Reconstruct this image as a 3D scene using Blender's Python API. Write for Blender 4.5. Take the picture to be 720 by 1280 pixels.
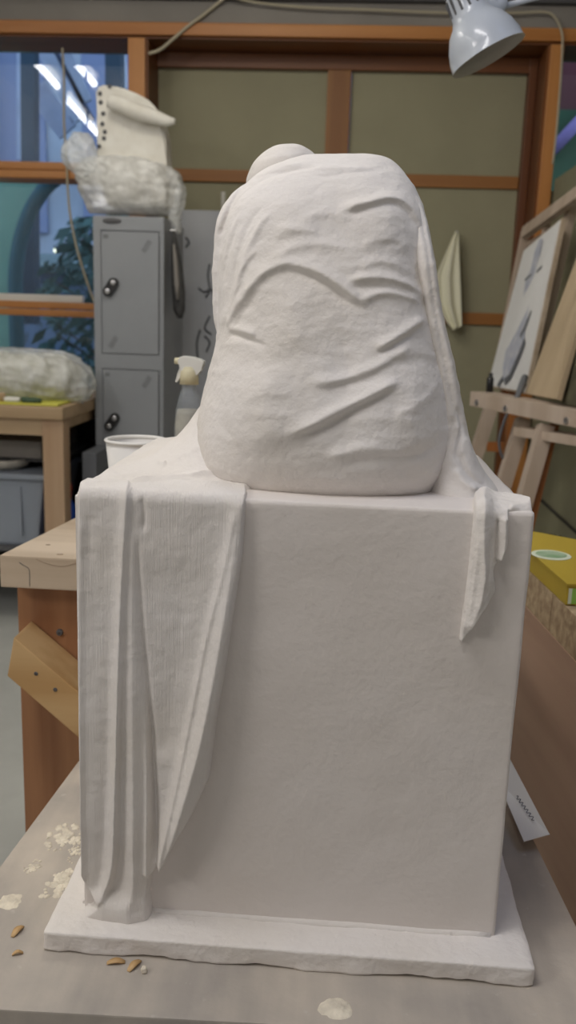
import bpy, bmesh, math, random
import numpy as np
from math import sin, cos, pi, radians, atan2, sqrt
from mathutils import Vector, Matrix, noise
for o in list(bpy.data.objects): bpy.data.objects.remove(o)
random.seed(7)
S = bpy.context.scene; COL = S.collection
# ------------------------------------------------------------ camera
F = 1100.0; PHI = radians(3.3); PIT = radians(12.3); ROLL = radians(1.95); CAM = np.array([0, 0, 1.33])
RM = Matrix.Rotation(PHI, 3, 'Z') @ Matrix.Rotation(pi/2-PIT, 3, 'X') @ Matrix.Rotation(ROLL, 3, 'Z')
cd = bpy.data.cameras.new('camera'); cam = bpy.data.objects.new('camera', cd); COL.objects.link(cam)
cam.matrix_world = Matrix.Translation(CAM) @ RM.to_4x4()
cd.sensor_fit = 'VERTICAL'; cd.sensor_height = 36; cd.lens = 36*F/1280; cd.clip_start = .02
cd.dof.use_dof = True; cd.dof.focus_distance = .88; cd.dof.aperture_fstop = 7.5
S.camera = cam
RN = np.array(RM)
# ------------------------------------------------------------ light
W = bpy.data.worlds.new('dusk'); S.world = W; W.use_nodes = True
W.node_tree.nodes['Background'].inputs[0].default_value = (.47, .58, .76, 1)
W.node_tree.nodes['Background'].inputs[1].default_value = 2.6
def area(name, loc, target, sx, sy, power, col):
    l = bpy.data.lights.new(name, 'AREA'); l.shape = 'RECTANGLE'; l.size = sx; l.size_y = sy; l.energy = power; l.color = col
    o = bpy.data.objects.new(name, l); COL.objects.link(o); o.location = loc
    o.rotation_euler = (Vector(target)-Vector(loc)).to_track_quat('-Z', 'Y').to_euler()
    return o
area('ceiling_strip_light', (-2.55, -.75, 2.7), (-.05, .95, 1.05), .9, .45, 31, (1, .95, .915))
area('ceiling_strip_light', (-.6, .35, 3.15), (-.1, .9, 1.1), 1.2, .3, 26, (1, .97, .96))
area('ceiling_strip_light', (-.6, 2.6, 3.1), (-.3, 2.9, 1.0), 1.3, .3, 22, (1, .94, .82))
area('rear_fill_light', (.2, -2.6, 1.9), (-.1, .9, 1.0), 3.2, 1.8, 9, (.97, .935, 1))  # added soft fill behind the camera; the rear wall has no window
area('side_window_light', (.85, .9, 2.5), (.2, 1.0, .8), .9, .7, 4, (.50, .64, 1))
S.view_settings.view_transform = 'Standard'; S.view_settings.look = 'None'; S.view_settings.gamma = 1
S.view_settings.exposure = -0.52
# ------------------------------------------------------------ helpers
def P(x, y, **k):                                   # a pixel of the photograph's 720x1280 frame into a plane of the room
    r = RN @ np.array([x-360, 640-y, -F]); a = list(k)[0]; i = 'XYZ'.index(a)
    return Vector((CAM + r*((k[a]-CAM[i])/r[i])).tolist())
def PR(v):                                          # room points (N,3) to photograph pixels
    q = (v-CAM) @ RN
    return np.stack([360-F*q[:, 0]/q[:, 2], 640+F*q[:, 1]/q[:, 2]], 1)
def tag(o, label=None, cat=None, group=None, kind=None):
    if label: o['label'] = label
    if cat: o['category'] = cat
    if group: o['group'] = group
    if kind: o['kind'] = kind
    return o
def thing(name, label, cat, loc, group=None):
    o = bpy.data.objects.new(name, None); COL.objects.link(o); o.location = loc; o.empty_display_size = .05
    return tag(o, label, cat, group)
def root_world(p):
    v = Vector((0, 0, 0))
    while p: v += p.location; p = p.parent
    return v
def obj(name, bm, m, parent=None, smooth=False, origin=None):
    """bm is in room coordinates; the object's origin goes to its base"""
    if isinstance(bm, bmesh.types.BMesh):
        bmesh.ops.recalc_face_normals(bm, faces=bm.faces)
        me = bpy.data.meshes.new(name); bm.to_mesh(me); bm.free()
    else: me = bm; me.name = name
    n = len(me.vertices); co = np.empty(n*3); me.vertices.foreach_get('co', co); co = co.reshape(-1, 3)
    lo, hi = co.min(0), co.max(0)
    w = Vector(((lo[0]+hi[0])/2, (lo[1]+hi[1])/2, lo[2])) if origin is None else Vector(origin)
    co = co-np.array(w); me.vertices.foreach_set('co', co.ravel()); me.update()
    o = bpy.data.objects.new(name, me); COL.objects.link(o)
    o.parent = parent; o.location = w-root_world(parent)
    me.materials.append(m)
    if smooth: me.polygons.foreach_set('use_smooth', [True]*len(me.polygons))
    return o
def struct(name, bm, m, smooth=False):
    return tag(obj(name, bm, m, None, smooth), kind='structure')
def B(): return bmesh.new()
def box(bm, lo, hi, bev=0.0, mat=None, seg=2):
    r = bmesh.ops.create_cube(bm, size=1); vs = r['verts']
    lo, hi = Vector(lo), Vector(hi)
    for v in vs:
        v.co = Vector(((lo[i]+hi[i])/2+v.co[i]*(hi[i]-lo[i]) for i in range(3)))
        if mat is not None: v.co = mat @ v.co
    if bev > 0:
        es = list({e for v in vs for e in v.link_edges})
        bmesh.ops.bevel(bm, geom=es, offset=bev, segments=seg, profile=.7, affect='EDGES')
    return bm
def hexa(bm, pts, bev=0.0):                          # eight corners: bottom four, top four
    vs = [bm.verts.new(p) for p in pts]
    for f in ((0, 3, 2, 1), (4, 5, 6, 7), (0, 1, 5, 4), (1, 2, 6, 5), (2, 3, 7, 6), (3, 0, 4, 7)): bm.faces.new([vs[i] for i in f])
    if bev > 0:
        es = list({e for v in vs for e in v.link_edges})
        bmesh.ops.bevel(bm, geom=es, offset=bev, segments=2, profile=.7, affect='EDGES')
    return bm
def bar(bm, a, b, w, t, up=(0, 0, 1), bev=.002):     # rectangular bar from a to b
    a, b = Vector(a), Vector(b); d = (b-a).normalized(); s = d.cross(Vector(up)).normalized(); u = s.cross(d)
    pts = []
    for p in (a, b):
        pts += [p-s*w/2-u*t/2, p+s*w/2-u*t/2, p+s*w/2+u*t/2, p-s*w/2+u*t/2]
    return hexa(bm, pts, bev)
def tube(bm, pts, r, n=10, closed_ends=True):
    pts = [Vector(p) for p in pts]; rs = r if isinstance(r, (list, tuple)) else [r]*len(pts)
    rings = []; prev = None
    for i, p in enumerate(pts):
        d = (pts[min(i+1, len(pts)-1)]-pts[max(i-1, 0)]).normalized()
        if prev is None: s = d.orthogonal().normalized()
        else: s = (prev-d*prev.dot(d)).normalized()
        prev = s; u = d.cross(s)
        rings.append([bm.verts.new(p+(s*cos(2*pi*k/n)+u*sin(2*pi*k/n))*rs[i]) for k in range(n)])
    for a, b in zip(rings, rings[1:]):
        for k in range(n): bm.faces.new((a[k], a[(k+1) % n], b[(k+1) % n], b[k]))
    if closed_ends:
        bm.faces.new(rings[0][::-1]); bm.faces.new(rings[-1])
    return bm
def spline(pts, n=40):
    pts = [Vector(p) for p in pts]; out = []
    q = [pts[0]*2-pts[1]]+pts+[pts[-1]*2-pts[-2]]; m = len(pts)-1
    for i in range(n+1):
        t = i/n*m; k = min(int(t), m-1); t -= k; a, b, c, d = q[k:k+4]
        out.append(.5*((2*b)+(c-a)*t+(2*a-5*b+4*c-d)*t*t+(3*b-a-3*c+d)*t**3))
    return out
def lathe(bm, prof, M=Matrix(), n=40, close=False):  # prof: (radius, height) list, around Z, moved by M
    rings = [[bm.verts.new(M @ Vector((r*cos(2*pi*k/n), r*sin(2*pi*k/n), h))) for k in range(n)] for r, h in prof]
    for a, b in zip(rings, rings[1:]):
        for k in range(n): bm.faces.new((a[k], a[(k+1) % n], b[(k+1) % n], b[k]))
    if close:
        bm.faces.new(rings[0][::-1]); bm.faces.new(rings[-1])
    return bm
def prism(bm, poly, d):                              # polygon (world points) extruded by the vector d
    a = [bm.verts.new(p) for p in poly]; b = [bm.verts.new(Vector(p)+Vector(d)) for p in poly]
    bm.faces.new(a[::-1]); bm.faces.new(b)
    for i in range(len(a)):
        j = (i+1) % len(a); bm.faces.new((a[i], a[j], b[j], b[i]))
    return bm
def rbox(bm, lo, hi, r, cuts, amp, freq, seed=0, zamp=None):     # rounded, slightly uneven cast block
    tmp = bmesh.new(); bmesh.ops.create_cube(tmp, size=2)
    bmesh.ops.subdivide_edges(tmp, edges=tmp.edges, cuts=cuts, use_grid_fill=True)
    lo, hi = Vector(lo), Vector(hi); c = (lo+hi)/2; h = (hi-lo)/2
    for v in tmp.verts:
        p = Vector((v.co[i]*h[i] for i in range(3)))
        q = Vector((max(-(h[i]-r), min(h[i]-r, p[i])) for i in range(3))); d = p-q
        if d.length > 1e-9: p = q+d.normalized()*r
        w = c+p; nrm = d.normalized() if d.length > 1e-9 else Vector((0, 0, 1))
        a = amp*noise.noise(w*freq+Vector((seed, 0, 0)))+amp*.5*noise.noise(w*freq*3.1)
        if zamp: a *= 1+zamp*max(0, 1-(w.z-lo.z)/(hi.z-lo.z)*1.3)
        v.co = w+nrm*a
    me = bpy.data.meshes.new('tmp'); tmp.to_mesh(me); tmp.free(); bm.from_mesh(me); bpy.data.meshes.remove(me)
    return bm
# ------------------------------------------------------------ materials
def mat(name, c, rough=.6, var=0, vscale=8, c2=None, bump=0, bscale=60, metal=0, trans=0, emit=0, alpha=1, stretch=(1, 1, 1), coat=0, ior=1.45, thr=(.35, .65), det=5):
    m = bpy.data.materials.new(name); m.use_nodes = True; nt = m.node_tree; N = nt.nodes; L = nt.links; b = N['Principled BSDF']
    b.inputs['Base Color'].default_value = (*c, 1); b.inputs['Roughness'].default_value = rough
    b.inputs['Metallic'].default_value = metal; b.inputs['Transmission Weight'].default_value = trans
    b.inputs['Coat Weight'].default_value = coat; b.inputs['IOR'].default_value = ior; b.inputs['Alpha'].default_value = alpha
    if emit: b.inputs['Emission Color'].default_value = (*c, 1); b.inputs['Emission Strength'].default_value = emit
    tc = N.new('ShaderNodeTexCoord'); mp = N.new('ShaderNodeMapping'); mp.inputs['Scale'].default_value = stretch
    L.new(tc.outputs['Object'], mp.inputs[0])
    if var or c2:
        nz = N.new('ShaderNodeTexNoise'); nz.inputs['Scale'].default_value = vscale; nz.inputs['Detail'].default_value = det
        L.new(mp.outputs[0], nz.inputs['Vector'])
        cr = N.new('ShaderNodeValToRGB'); cr.color_ramp.elements[0].position = thr[0]; cr.color_ramp.elements[1].position = thr[1]
        cc = c2 or tuple(x*(1-var) for x in c)
        cr.color_ramp.elements[0].color = (*cc, 1); cr.color_ramp.elements[1].color = (*c, 1)
        L.new(nz.outputs[0], cr.inputs[0]); L.new(cr.outputs[0], b.inputs['Base Color'])
    if bump:
        n2 = N.new('ShaderNodeTexNoise'); n2.inputs['Scale'].default_value = bscale; n2.inputs['Detail'].default_value = 6
        L.new(mp.outputs[0], n2.inputs['Vector'])
        bp = N.new('ShaderNodeBump'); bp.inputs['Strength'].default_value = bump; bp.inputs['Distance'].default_value = .004
        L.new(n2.outputs[0], bp.inputs['Height']); L.new(bp.outputs[0], b.inputs['Normal'])
    return m
def wood(name, c1, c2, axis='z', scale=14, rough=.5, bump=.15):
    k = {'x': (.06, 1, 1), 'y': (1, .06, 1), 'z': (1, 1, .06)}[axis]
    return mat(name, c1, rough, c2=c2, vscale=scale, bump=bump, bscale=scale*3, stretch=k, thr=(.38, .6))
PLC = (.79, .755, .73)
M = {
 'plaster': mat('plaster', PLC, .78, c2=(.745, .70, .65), vscale=7, bump=.4, bscale=120),
 'plaster_block': mat('plaster_block', (.765, .715, .68), .8, c2=(.72, .665, .62), vscale=5, bump=.18, bscale=110),
 'orange_z': wood('orange_wood_upright', (.58, .255, .075), (.47, .185, .045), 'z', 10, .4),
 'orange_x': wood('orange_wood_rail', (.58, .255, .075), (.46, .18, .045), 'x', 10, .4),
 'inner_z': wood('door_frame_upright', (.33, .145, .035), (.25, .10, .022), 'z', 10, .45),
 'inner_x': wood('door_frame_rail', (.38, .165, .045), (.29, .12, .03), 'x', 10, .45),
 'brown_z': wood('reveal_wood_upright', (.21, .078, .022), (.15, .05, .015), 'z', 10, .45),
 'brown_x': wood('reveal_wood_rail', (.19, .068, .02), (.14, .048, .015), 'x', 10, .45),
 'khaki': mat('khaki_panel', (.36, .34, .225), .75, var=.08, vscale=3),
 'olive': mat('olive_partition', (.31, .30, .20), .8, var=.15, vscale=3),
 'greywall': mat('grey_beam', (.30, .28, .255), .8, var=.12, vscale=3),
 'ceil': mat('ceiling_paint', (.62, .61, .58), .9, var=.05),
 'wallw': mat('wall_paint', (.60, .58, .53), .9, var=.05),
 'floor': mat('floor_concrete', (.52, .53, .50), .55, var=.14, vscale=5, bump=.05),
 'locker': mat('locker_paint', (.29, .305, .325), .42, var=.05, vscale=5),
 'black': mat('black_plastic', (.018, .018, .02), .35),
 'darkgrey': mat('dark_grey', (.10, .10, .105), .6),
 'scuff': mat('locker_scuff', (.2, .21, .22), .6, var=.2, vscale=30),
 'steel': mat('steel', (.6, .6, .62), .3, metal=1),
 'bench_top': wood('bench_worktop_wood', (.60, .49, .37), (.44, .34, .24), 'x', 12, .6, .3),
 'bench_leg': wood('bench_leg_wood', (.42, .21, .10), (.27, .12, .055), 'z', 16, .5, .2),
 'pine': wood('pale_pine', (.62, .42, .21), (.48, .29, .12), 'x', 14, .55, .2),
 'pine_grey': wood('weathered_pine', (.50, .42, .34), (.42, .33, .25), 'x', 10, .6),
 'beech_z': wood('beech_leg', (.50, .345, .22), (.42, .27, .16), 'z', 10, .55),
 'beech_x': wood('beech_top', (.50, .36, .22), (.40, .28, .16), 'x', 10, .55),
 'easel': wood('easel_wood', (.56, .46, .38), (.46, .36, .28), 'z', 9, .6),
 'easel_orange': wood('easel_orange_wood', (.46, .17, .045), (.36, .12, .03), 'z', 9, .5),
 'ply': wood('plywood_sheet', (.58, .46, .31), (.50, .385, .25), 'z', 7, .6),
 'brownply': wood('brown_plywood', (.50, .33, .235), (.36, .225, .155), 'y', 7, .45),
 'chip': mat('chipboard_edge', (.52, .40, .25), .8, c2=(.33, .23, .14), vscale=60, bump=.5, bscale=120),
 'knot': mat('wood_knot', (.30, .22, .15), .7),
 'paper': mat('white_paper', (.80, .80, .80), .7),
 'ink': mat('ink', (.04, .04, .07), .6),
 'graphite': mat('graphite', (.16, .17, .19), .7, var=.3, vscale=40),
 'wash': mat('grey_wash', (.42, .45, .55), .75, c2=(.60, .61, .66), vscale=24),
 'greysheet': mat('grey_sheet', (.56, .58, .62), .75, c2=(.48, .50, .55), vscale=4),
 'cream': mat('cream_cloth', (.85, .83, .66), .85, bump=.2, bscale=200),
 'dark_cloth': mat('dark_cloth', (.09, .09, .09), .9, var=.3, vscale=30, bump=.3),
 'taupe_cloth': mat('taupe_cloth', (.30, .28, .26), .9, bump=.3),
 'cup': mat('cup_card', (.82, .80, .77), .45),
 'yellowbox': mat('yellow_box', (.50, .36, .04), .45, var=.08, vscale=12),
 'yellow2': mat('yellow_mat', (.62, .60, .10), .6),
 'green': mat('label_green', (.25, .42, .22), .5, c2=(.45, .55, .40), vscale=30),
 'greenbright': mat('label_bright_green', (.30, .55, .10), .5),
 'palelabel': mat('label_white', (.72, .78, .62), .5),
 'shade': mat('lamp_enamel', (.50, .54, .60), .28, coat=.4),
 'shade_in': mat('lamp_inside', (.42, .41, .39), .5),
 'cable': mat('cream_cable', (.50, .45, .33), .5),
 'crate': mat('grey_crate', (.33, .37, .43), .4, alpha=.93),
 'blue': mat('blue_plastic', (.02, .07, .35), .4), 'red': mat('red_plastic', (.55, .03, .02), .4),
 'paleblue': mat('pale_blue_sheet', (.48, .52, .66), .6),
 'strap': mat('black_strap', (.012, .012, .014), .5),
 'ceramic': mat('pale_ceramic', (.55, .52, .45), .5, var=.3, vscale=20),
 'greenrag': mat('green_rag', (.06, .10, .06), .8),
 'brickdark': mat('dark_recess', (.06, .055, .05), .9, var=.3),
 'white_plastic': mat('white_plastic', (.78, .77, .72), .4),
 'amber_plastic': mat('yellowed_plastic', (.72, .66, .45), .45),
}
# corduroy plaster (fine vertical ribs)
def ribbed():
    m = mat('ribbed_plaster', PLC, .8, c2=(.735, .69, .64), vscale=7)
    nt = m.node_tree; N = nt.nodes; L = nt.links; b = N['Principled BSDF']
    tc = N.new('ShaderNodeTexCoord'); mp = N.new('ShaderNodeMapping'); mp.inputs['Scale'].default_value = (1000, 120, 22)
    L.new(tc.outputs['Object'], mp.inputs[0])
    w = N.new('ShaderNodeTexNoise'); w.inputs['Scale'].default_value = 1; w.inputs['Detail'].default_value = 3; L.new(mp.outputs[0], w.inputs['Vector'])
    n = N.new('ShaderNodeTexNoise'); n.inputs['Scale'].default_value = 140; n.inputs['Detail'].default_value = 5; L.new(tc.outputs['Object'], n.inputs['Vector'])
    ad = N.new('ShaderNodeMath'); ad.operation = 'ADD'; L.new(w.outputs[0], ad.inputs[0]); L.new(n.outputs[0], ad.inputs[1])
    bp = N.new('ShaderNodeBump'); bp.inputs['Strength'].default_value = .34; bp.inputs['Distance'].default_value = .003
    L.new(ad.outputs[0], bp.inputs['Height']); L.new(bp.outputs[0], b.inputs['Normal'])
    return m
M['ribbed'] = ribbed()
# stained grey board of the modelling stand
def stained():
    m = mat('stained_grey_board', (.45, .41, .36), .7)
    nt = m.node_tree; N = nt.nodes; L = nt.links; b = N['Principled BSDF']
    tc = N.new('ShaderNodeTexCoord')
    def ns(sc, det, st=(1, 1, 1)):
        mp = N.new('ShaderNodeMapping'); mp.inputs['Scale'].default_value = st; L.new(tc.outputs['Object'], mp.inputs[0])
        n = N.new('ShaderNodeTexNoise'); n.inputs['Scale'].default_value = sc; n.inputs['Detail'].default_value = det; L.new(mp.outputs[0], n.inputs['Vector']); return n
    def ramp(n, a, b_, ca, cb):
        r = N.new('ShaderNodeValToRGB'); r.color_ramp.elements[0].position = a; r.color_ramp.elements[1].position = b_
        r.color_ramp.elements[0].color = (*ca, 1); r.color_ramp.elements[1].color = (*cb, 1); L.new(n.outputs[0], r.inputs[0]); return r
    a = ramp(ns(9, 6), .35, .68, (.40, .365, .33), (.56, .50, .43))
    g = ramp(ns(26, 4, (1, .12, 1)), .35, .7, (.85, .85, .85), (1.06, 1.05, 1.03))
    mx = N.new('ShaderNodeMix'); mx.data_type = 'RGBA'; mx.blend_type = 'MULTIPLY'; mx.inputs[0].default_value = 1
    L.new(a.outputs[0], mx.inputs[6]); L.new(g.outputs[0], mx.inputs[7])
    s = ramp(ns(55, 5), .66, .72, (0, 0, 0), (.55, .55, .55))
    m2 = N.new('ShaderNodeMix'); m2.data_type = 'RGBA'; L.new(s.outputs[0], m2.inputs[0]); L.new(mx.outputs[2], m2.inputs[6]); m2.inputs[7].default_value = (.55, .52, .47, 1)
    L.new(m2.outputs[2], b.inputs['Base Color'])
    bp = N.new('ShaderNodeBump'); bp.inputs['Strength'].default_value = .25; bp.inputs['Distance'].default_value = .003
    n = ns(80, 6); L.new(n.outputs[0], bp.inputs['Height']); L.new(bp.outputs[0], b.inputs['Normal'])
    return m
M['board'] = stained()
def film(name, c, mixf, rough=.25, scale=30):        # thin crumpled polythene
    m = bpy.data.materials.new(name); m.use_nodes = True; nt = m.node_tree; N = nt.nodes; L = nt.links
    b = N['Principled BSDF']; b.inputs['Base Color'].default_value = (*c, 1); b.inputs['Roughness'].default_value = rough
    t = N.new('ShaderNodeBsdfTransparent'); mx = N.new('ShaderNodeMixShader')
    tc = N.new('ShaderNodeTexCoord'); n = N.new('ShaderNodeTexNoise'); n.inputs['Scale'].default_value = scale; n.inputs['Detail'].default_value = 3
    L.new(tc.outputs['Object'], n.inputs['Vector'])
    r = N.new('ShaderNodeMapRange'); r.inputs[1].default_value = .35; r.inputs[2].default_value = .65; r.inputs[3].default_value = mixf-.12; r.inputs[4].default_value = min(1, mixf+.15)
    L.new(n.outputs[0], r.inputs[0]); L.new(r.outputs[0], mx.inputs[0])
    bp = N.new('ShaderNodeBump'); bp.inputs['Strength'].default_value = .35; bp.inputs['Distance'].default_value = .01
    L.new(n.outputs[0], bp.inputs['Height']); L.new(bp.outputs[0], b.inputs['Normal'])
    tl = N.new('ShaderNodeBsdfTranslucent'); tl.inputs[0].default_value = (*c, 1); m3 = N.new('ShaderNodeMixShader'); m3.inputs[0].default_value = .18
    L.new(b.outputs[0], m3.inputs[1]); L.new(tl.outputs[0], m3.inputs[2])
    L.new(t.outputs[0], mx.inputs[1]); L.new(m3.outputs[0], mx.inputs[2]); L.new(mx.outputs[0], N['Material Output'].inputs[0])
    return m
M['film'] = film('polythene', (.97, .97, .95), .66, .15, 24)
M['film2'] = film('polythene_sheet', (.93, .95, .95), .52, .15, 20)
M['bottle'] = film('clear_bottle', (.55, .60, .66), .35, .08, 8)
def glassmat():
    m = bpy.data.materials.new('window_glass'); m.use_nodes = True; nt = m.node_tree; N = nt.nodes; L = nt.links
    N.remove(N['Principled BSDF']); g = N.new('ShaderNodeBsdfGlossy'); g.inputs['Roughness'].default_value = .02
    t = N.new('ShaderNodeBsdfTransparent'); t.inputs[0].default_value = (.9, .93, .95, 1)
    f = N.new('ShaderNodeFresnel'); f.inputs[0].default_value = 1.5; ad = N.new('ShaderNodeMath'); ad.operation = 'MULTIPLY_ADD'; ad.inputs[1].default_value = 1; ad.inputs[2].default_value = .02
    mx = N.new('ShaderNodeMixShader'); L.new(f.outputs[0], ad.inputs[0]); L.new(ad.outputs[0], mx.inputs[0])
    L.new(t.outputs[0], mx.inputs[1]); L.new(g.outputs[0], mx.inputs[2]); L.new(mx.outputs[0], N['Material Output'].inputs[0]); return m
M['glass'] = glassmat()
M['tube'] = mat('fluorescent_tube', (1, .97, .93), .5, emit=26)

# ============================================================ SETTING
YW = 4.6; YG = 4.87; XL = -3.3; XR = 2.2; ZC = 3.45; YB = -3.0
struct('floor', box(B(), (XL, YB, -.06), (XR, 5.0, 0)), M['floor'])
struct('ceiling', box(B(), (XL, YB, ZC), (XR, 5.0, ZC+.06)), M['ceil'])
struct('wall_left', box(B(), (XL-.08, YB, 0), (XL, 5.0, ZC)), M['wallw'])
struct('wall_rear', box(B(), (XL, YB-.08, 0), (XR, YB, ZC)), M['wallw'])
struct('wall_right', box(B(), (XR, YB, 0), (XR+.08, 5.0, ZC)), M['wallw'])
zt1 = 2.715; zt0 = P(300, 45, Y=YW).z
# upper wall above the timber head, with a dark recessed line
bm = box(B(), (XL, YW+.02, zt1+.075), (XR, 5.0, ZC)); box(bm, (XL, YW+.01, zt1), (XR, 5.0, zt1+.075))
struct('wall_back', bm, M['greywall'])
struct('trim_1', box(B(), (XL, YW-.02, zt1+.10), (XR, YW+.02, zt1+.16), .004), M['darkgrey'])
def tb(name, x0, x1, z0, z1, y0, y1, m): return struct(name, box(B(), (x0, y0, z0), (x1, y1, z1), .006), M[m])
tb('trim_2', XL, XR, zt0, zt1, YW, 4.9, 'orange_x')
tb('trim_3', XL, XR, zt0-.012, zt0-.001, YW+.02, 4.9, 'brown_x')
xa0, xa1 = P(160, 100, Y=YW).x, P(181, 100, Y=YW).x
xb0, xb1 = P(689, 60, Y=YW).x, P(705.5, 60, Y=YW).x
for i, (a, b) in enumerate(((xa0, xa1), (xb0, xb1))):
    tb('trim_%d' % (4+2*i), a, b, 0, zt0-.013, YW, 4.95, 'orange_z')
struct('trim_5', box(B(), (xa1+.0005, YW+.02, 0), (xa1+.012, 4.9, zt0-.014)), M['brown_z'])
struct('trim_7', box(B(), (xb0-.012, YW+.02, 0), (xb0-.0005, 4.9, zt0-.014)), M['brown_z'])
# the pair of khaki double doors / panels between the two posts
pg0, pg1 = xa1+.013, xb0-.013; YP = 4.84
cx0, cx1 = P(408, 130, Y=YP).x, P(438, 130, Y=YP).x
ex = P(655, 150, Y=YP).x
zr1 = (P(580, 219, Y=YP).z, P(580, 235, Y=YP).z); zr2 = (P(600, 391, Y=YP).z, P(600, 406, Y=YP).z)
for n, (x0, x1) in enumerate(((pg0, cx0), (cx1, ex))):
    bm = B()
    box(bm, (x0, YP+.02, 0), (x1, YP+.05, zt0-.015))
    struct('wall_panel_%d' % (n+1), bm, M['khaki'])
    for k, (zh, zl) in enumerate((zr1, zr2)):
        tb('trim_%d' % (10+n*2+k), x0+.001, x1-.001, zl, zh, YP, YP+.019, 'inner_x')
tb('trim_14', cx0+.001, cx1-.001, 0, zt0-.015, YP-.01, YP+.05, 'inner_z')
tb('trim_15', ex+.001, pg1-.001, 0, zt0-.015, YP-.03, YP+.05, 'brown_z')
tb('trim_16', pg0, pg1, zt0-.085, zt0-.014, YP-.02, YP+.018, 'brown_x')
# left window: rails, sill and glass
zA = (P(50, 202, Y=YW+.1).z, P(50, 223, Y=YW+.1).z); zB = (P(50, 377, Y=YW+.1).z, P(50, 395, Y=YW+.1).z)
for i, (zh, zl) in enumerate((zA, zB)):
    tb('trim_%d' % (20+2*i), XL, xa0-.001, (zh+zl)/2+.002, zh, YW+.10, 4.9, 'orange_x')
    tb('trim_%d' % (21+2*i), XL, xa0-.001, zl, (zh+zl)/2-.002, YW+.09, 4.9, 'orange_x')
def window(n, x0, x1, z0, z1):
    w = struct('window_%d' % n, box(B(), (x0, YG, z0), (x1, YG+.006, z1)), M['glass']); return w
window(1, XL, xa0-.002, zA[0]+.001, zt0-.013); window(2, XL, xa0-.002, zB[0]+.001, zA[1]-.001); window(3, XL, xa0-.002, .86, zB[1]-.001)
window(4, xb1+.002, XR, 2.0, zt0-.013)
struct('wall_back_lower_left', box(B(), (XL, YW+.05, 0), (xa0-.002, 4.95, .855)), M['olive'])
struct('wall_back_lower_right', box(B(), (xb1+.002, YW+.05, 0), (XR, 4.95, 1.995)), M['olive'])
# white strip lying on the sill rail
tag(obj('curtain_rail', box(B(), (P(-60, 372, Y=YW+.16).x, YW+.13, zB[0]), (P(105, 372, Y=YW+.16).x, YW+.17, zB[0]+.038), .006), M['white_plastic']),
    'long white plastic strip lying on the timber window rail beside the locker', 'plastic strip')
# partition on the right, made of boards
zpt = P(671, 224, Y=4.58).z; XP = .975
pa = struct('wall_partition', box(B(), (XP, 1.0, 0), (XP+.05, 4.58, zpt)), M['olive'])
for i, zz in enumerate((.52, 1.2)):
    tb('trim_%d' % (30+i), XP-.008, XP-.0005, zz, zz+.012, 1.0, 4.58, 'brickdark')
# fluorescent fittings (the ones mirrored in the window) and one above the camera
def fitting(x0, x1, y0, y1, z, lab):
    t = thing('ceiling_light', lab, 'light', ((x0+x1)/2, (y0+y1)/2, z), 'fluorescent lights mirrored in the left window')
    a, b = Vector((x0, y0, z)), Vector((x1, y1, z)); d = (b-a).normalized()
    obj('tube', tube(B(), [a, b], .024, 14), M['tube'], t, True)
    obj('housing', bar(B(), a-d*.04+Vector((0, 0, .07)), b+d*.04+Vector((0, 0, .07)), .11, .05), M['white_plastic'], t)
    for q in (a, b): obj('end_cap', bar(B(), q-d*.02, q+d*.02, .05, .09), M['white_plastic'], t)
    for s in (.2, .8):
        q = a.lerp(b, s); obj('hanger', tube(B(), [q+Vector((0, 0, .09)), Vector((q.x, q.y, ZC))], .004, 6), M['steel'], t)
ym = 2*YG
for (pa_, pb_), lab in ((((33, 65), (72, 108)), 'fluorescent light mirrored leftmost in the upper window'), (((83, 65), (118, 105)), 'fluorescent light mirrored upper right in the window'),
                        (((80, 120), (124, 170)), 'fluorescent light mirrored lowest, beside the wrapped form')):
    a, b = P(*pa_, Z=3.2), P(*pb_, Z=3.2)
    fitting(a.x, b.x, ym-a.y, ym-b.y, 3.2, lab)

# ============================================================ OUTDOORS
def om(n, c, var=.25, sc=2, **k): return mat(n, c, .8, var=var, vscale=sc, **k)
struct('ground', box(B(), (-14, 5.0, -.2), (10, 26, -.05)), om('wet_ground', (.12, .15, .13)))
fb = thing('far_building', 'blue grey building across the yard, seen through the upper left window', 'building', (-6, 15, -.05))
obj('wall', box(B(), (-12, 15, -.05), (.6, 19, 6.4)), om('facade', (.50, .60, .72), .35, .5), fb)
for i in range(7):
    x = -11.2+i*1.7
    w = obj('window', box(B(), (x, 14.93, 2.6), (x+1.1, 14.99, 5.4), .02), mat('facade_glass', (.20, .27, .45), .15), fb)
for i, x in enumerate((-9.6, -6.2, -2.8)): obj('column', box(B(), (x, 14.5, -.05), (x+.3, 14.9, 6.4)), om('column_paint', (.05, .10, .14)), fb)
ca = thing('canopy_frame', 'dark steel frame with sloping pale blue panels beyond the window', 'canopy', (-3, 9, 0))
yc = 9.0
for (x0, y0), (x1, y1), w in (((37, 50), (39, 205), .13), ((143, 45), (146, 200), .15)):
    obj('post', bar(B(), P(x0, y0-30, Y=yc), P(x1, y1+200, Y=yc), w, .16, (0, 1, 0)), om('dark_steel', (.03, .07, .11), .2), ca)
for (x0, y0), (x1, y1), w, c in (((45, 40), (100, 150), .16, (.50, .60, .78)), ((60, 45), (115, 150), .05, (.06, .09, .16)), ((72, 40), (108, 128), .12, (.45, .54, .70)),
                                 ((28, 60), (28, 200), .1, (.46, .56, .74)), ((45, 110), (85, 165), .22, (.42, .50, .68)), ((152, 50), (154, 110), .07, (.75, .85, 1.0))):
    obj('panel', bar(B(), P(x0, y0, Y=yc+.3), P(x1, y1, Y=yc+.3), w, .05, (0, 1, 0)), om('canopy_panel', c, .2, 3), ca)
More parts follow.
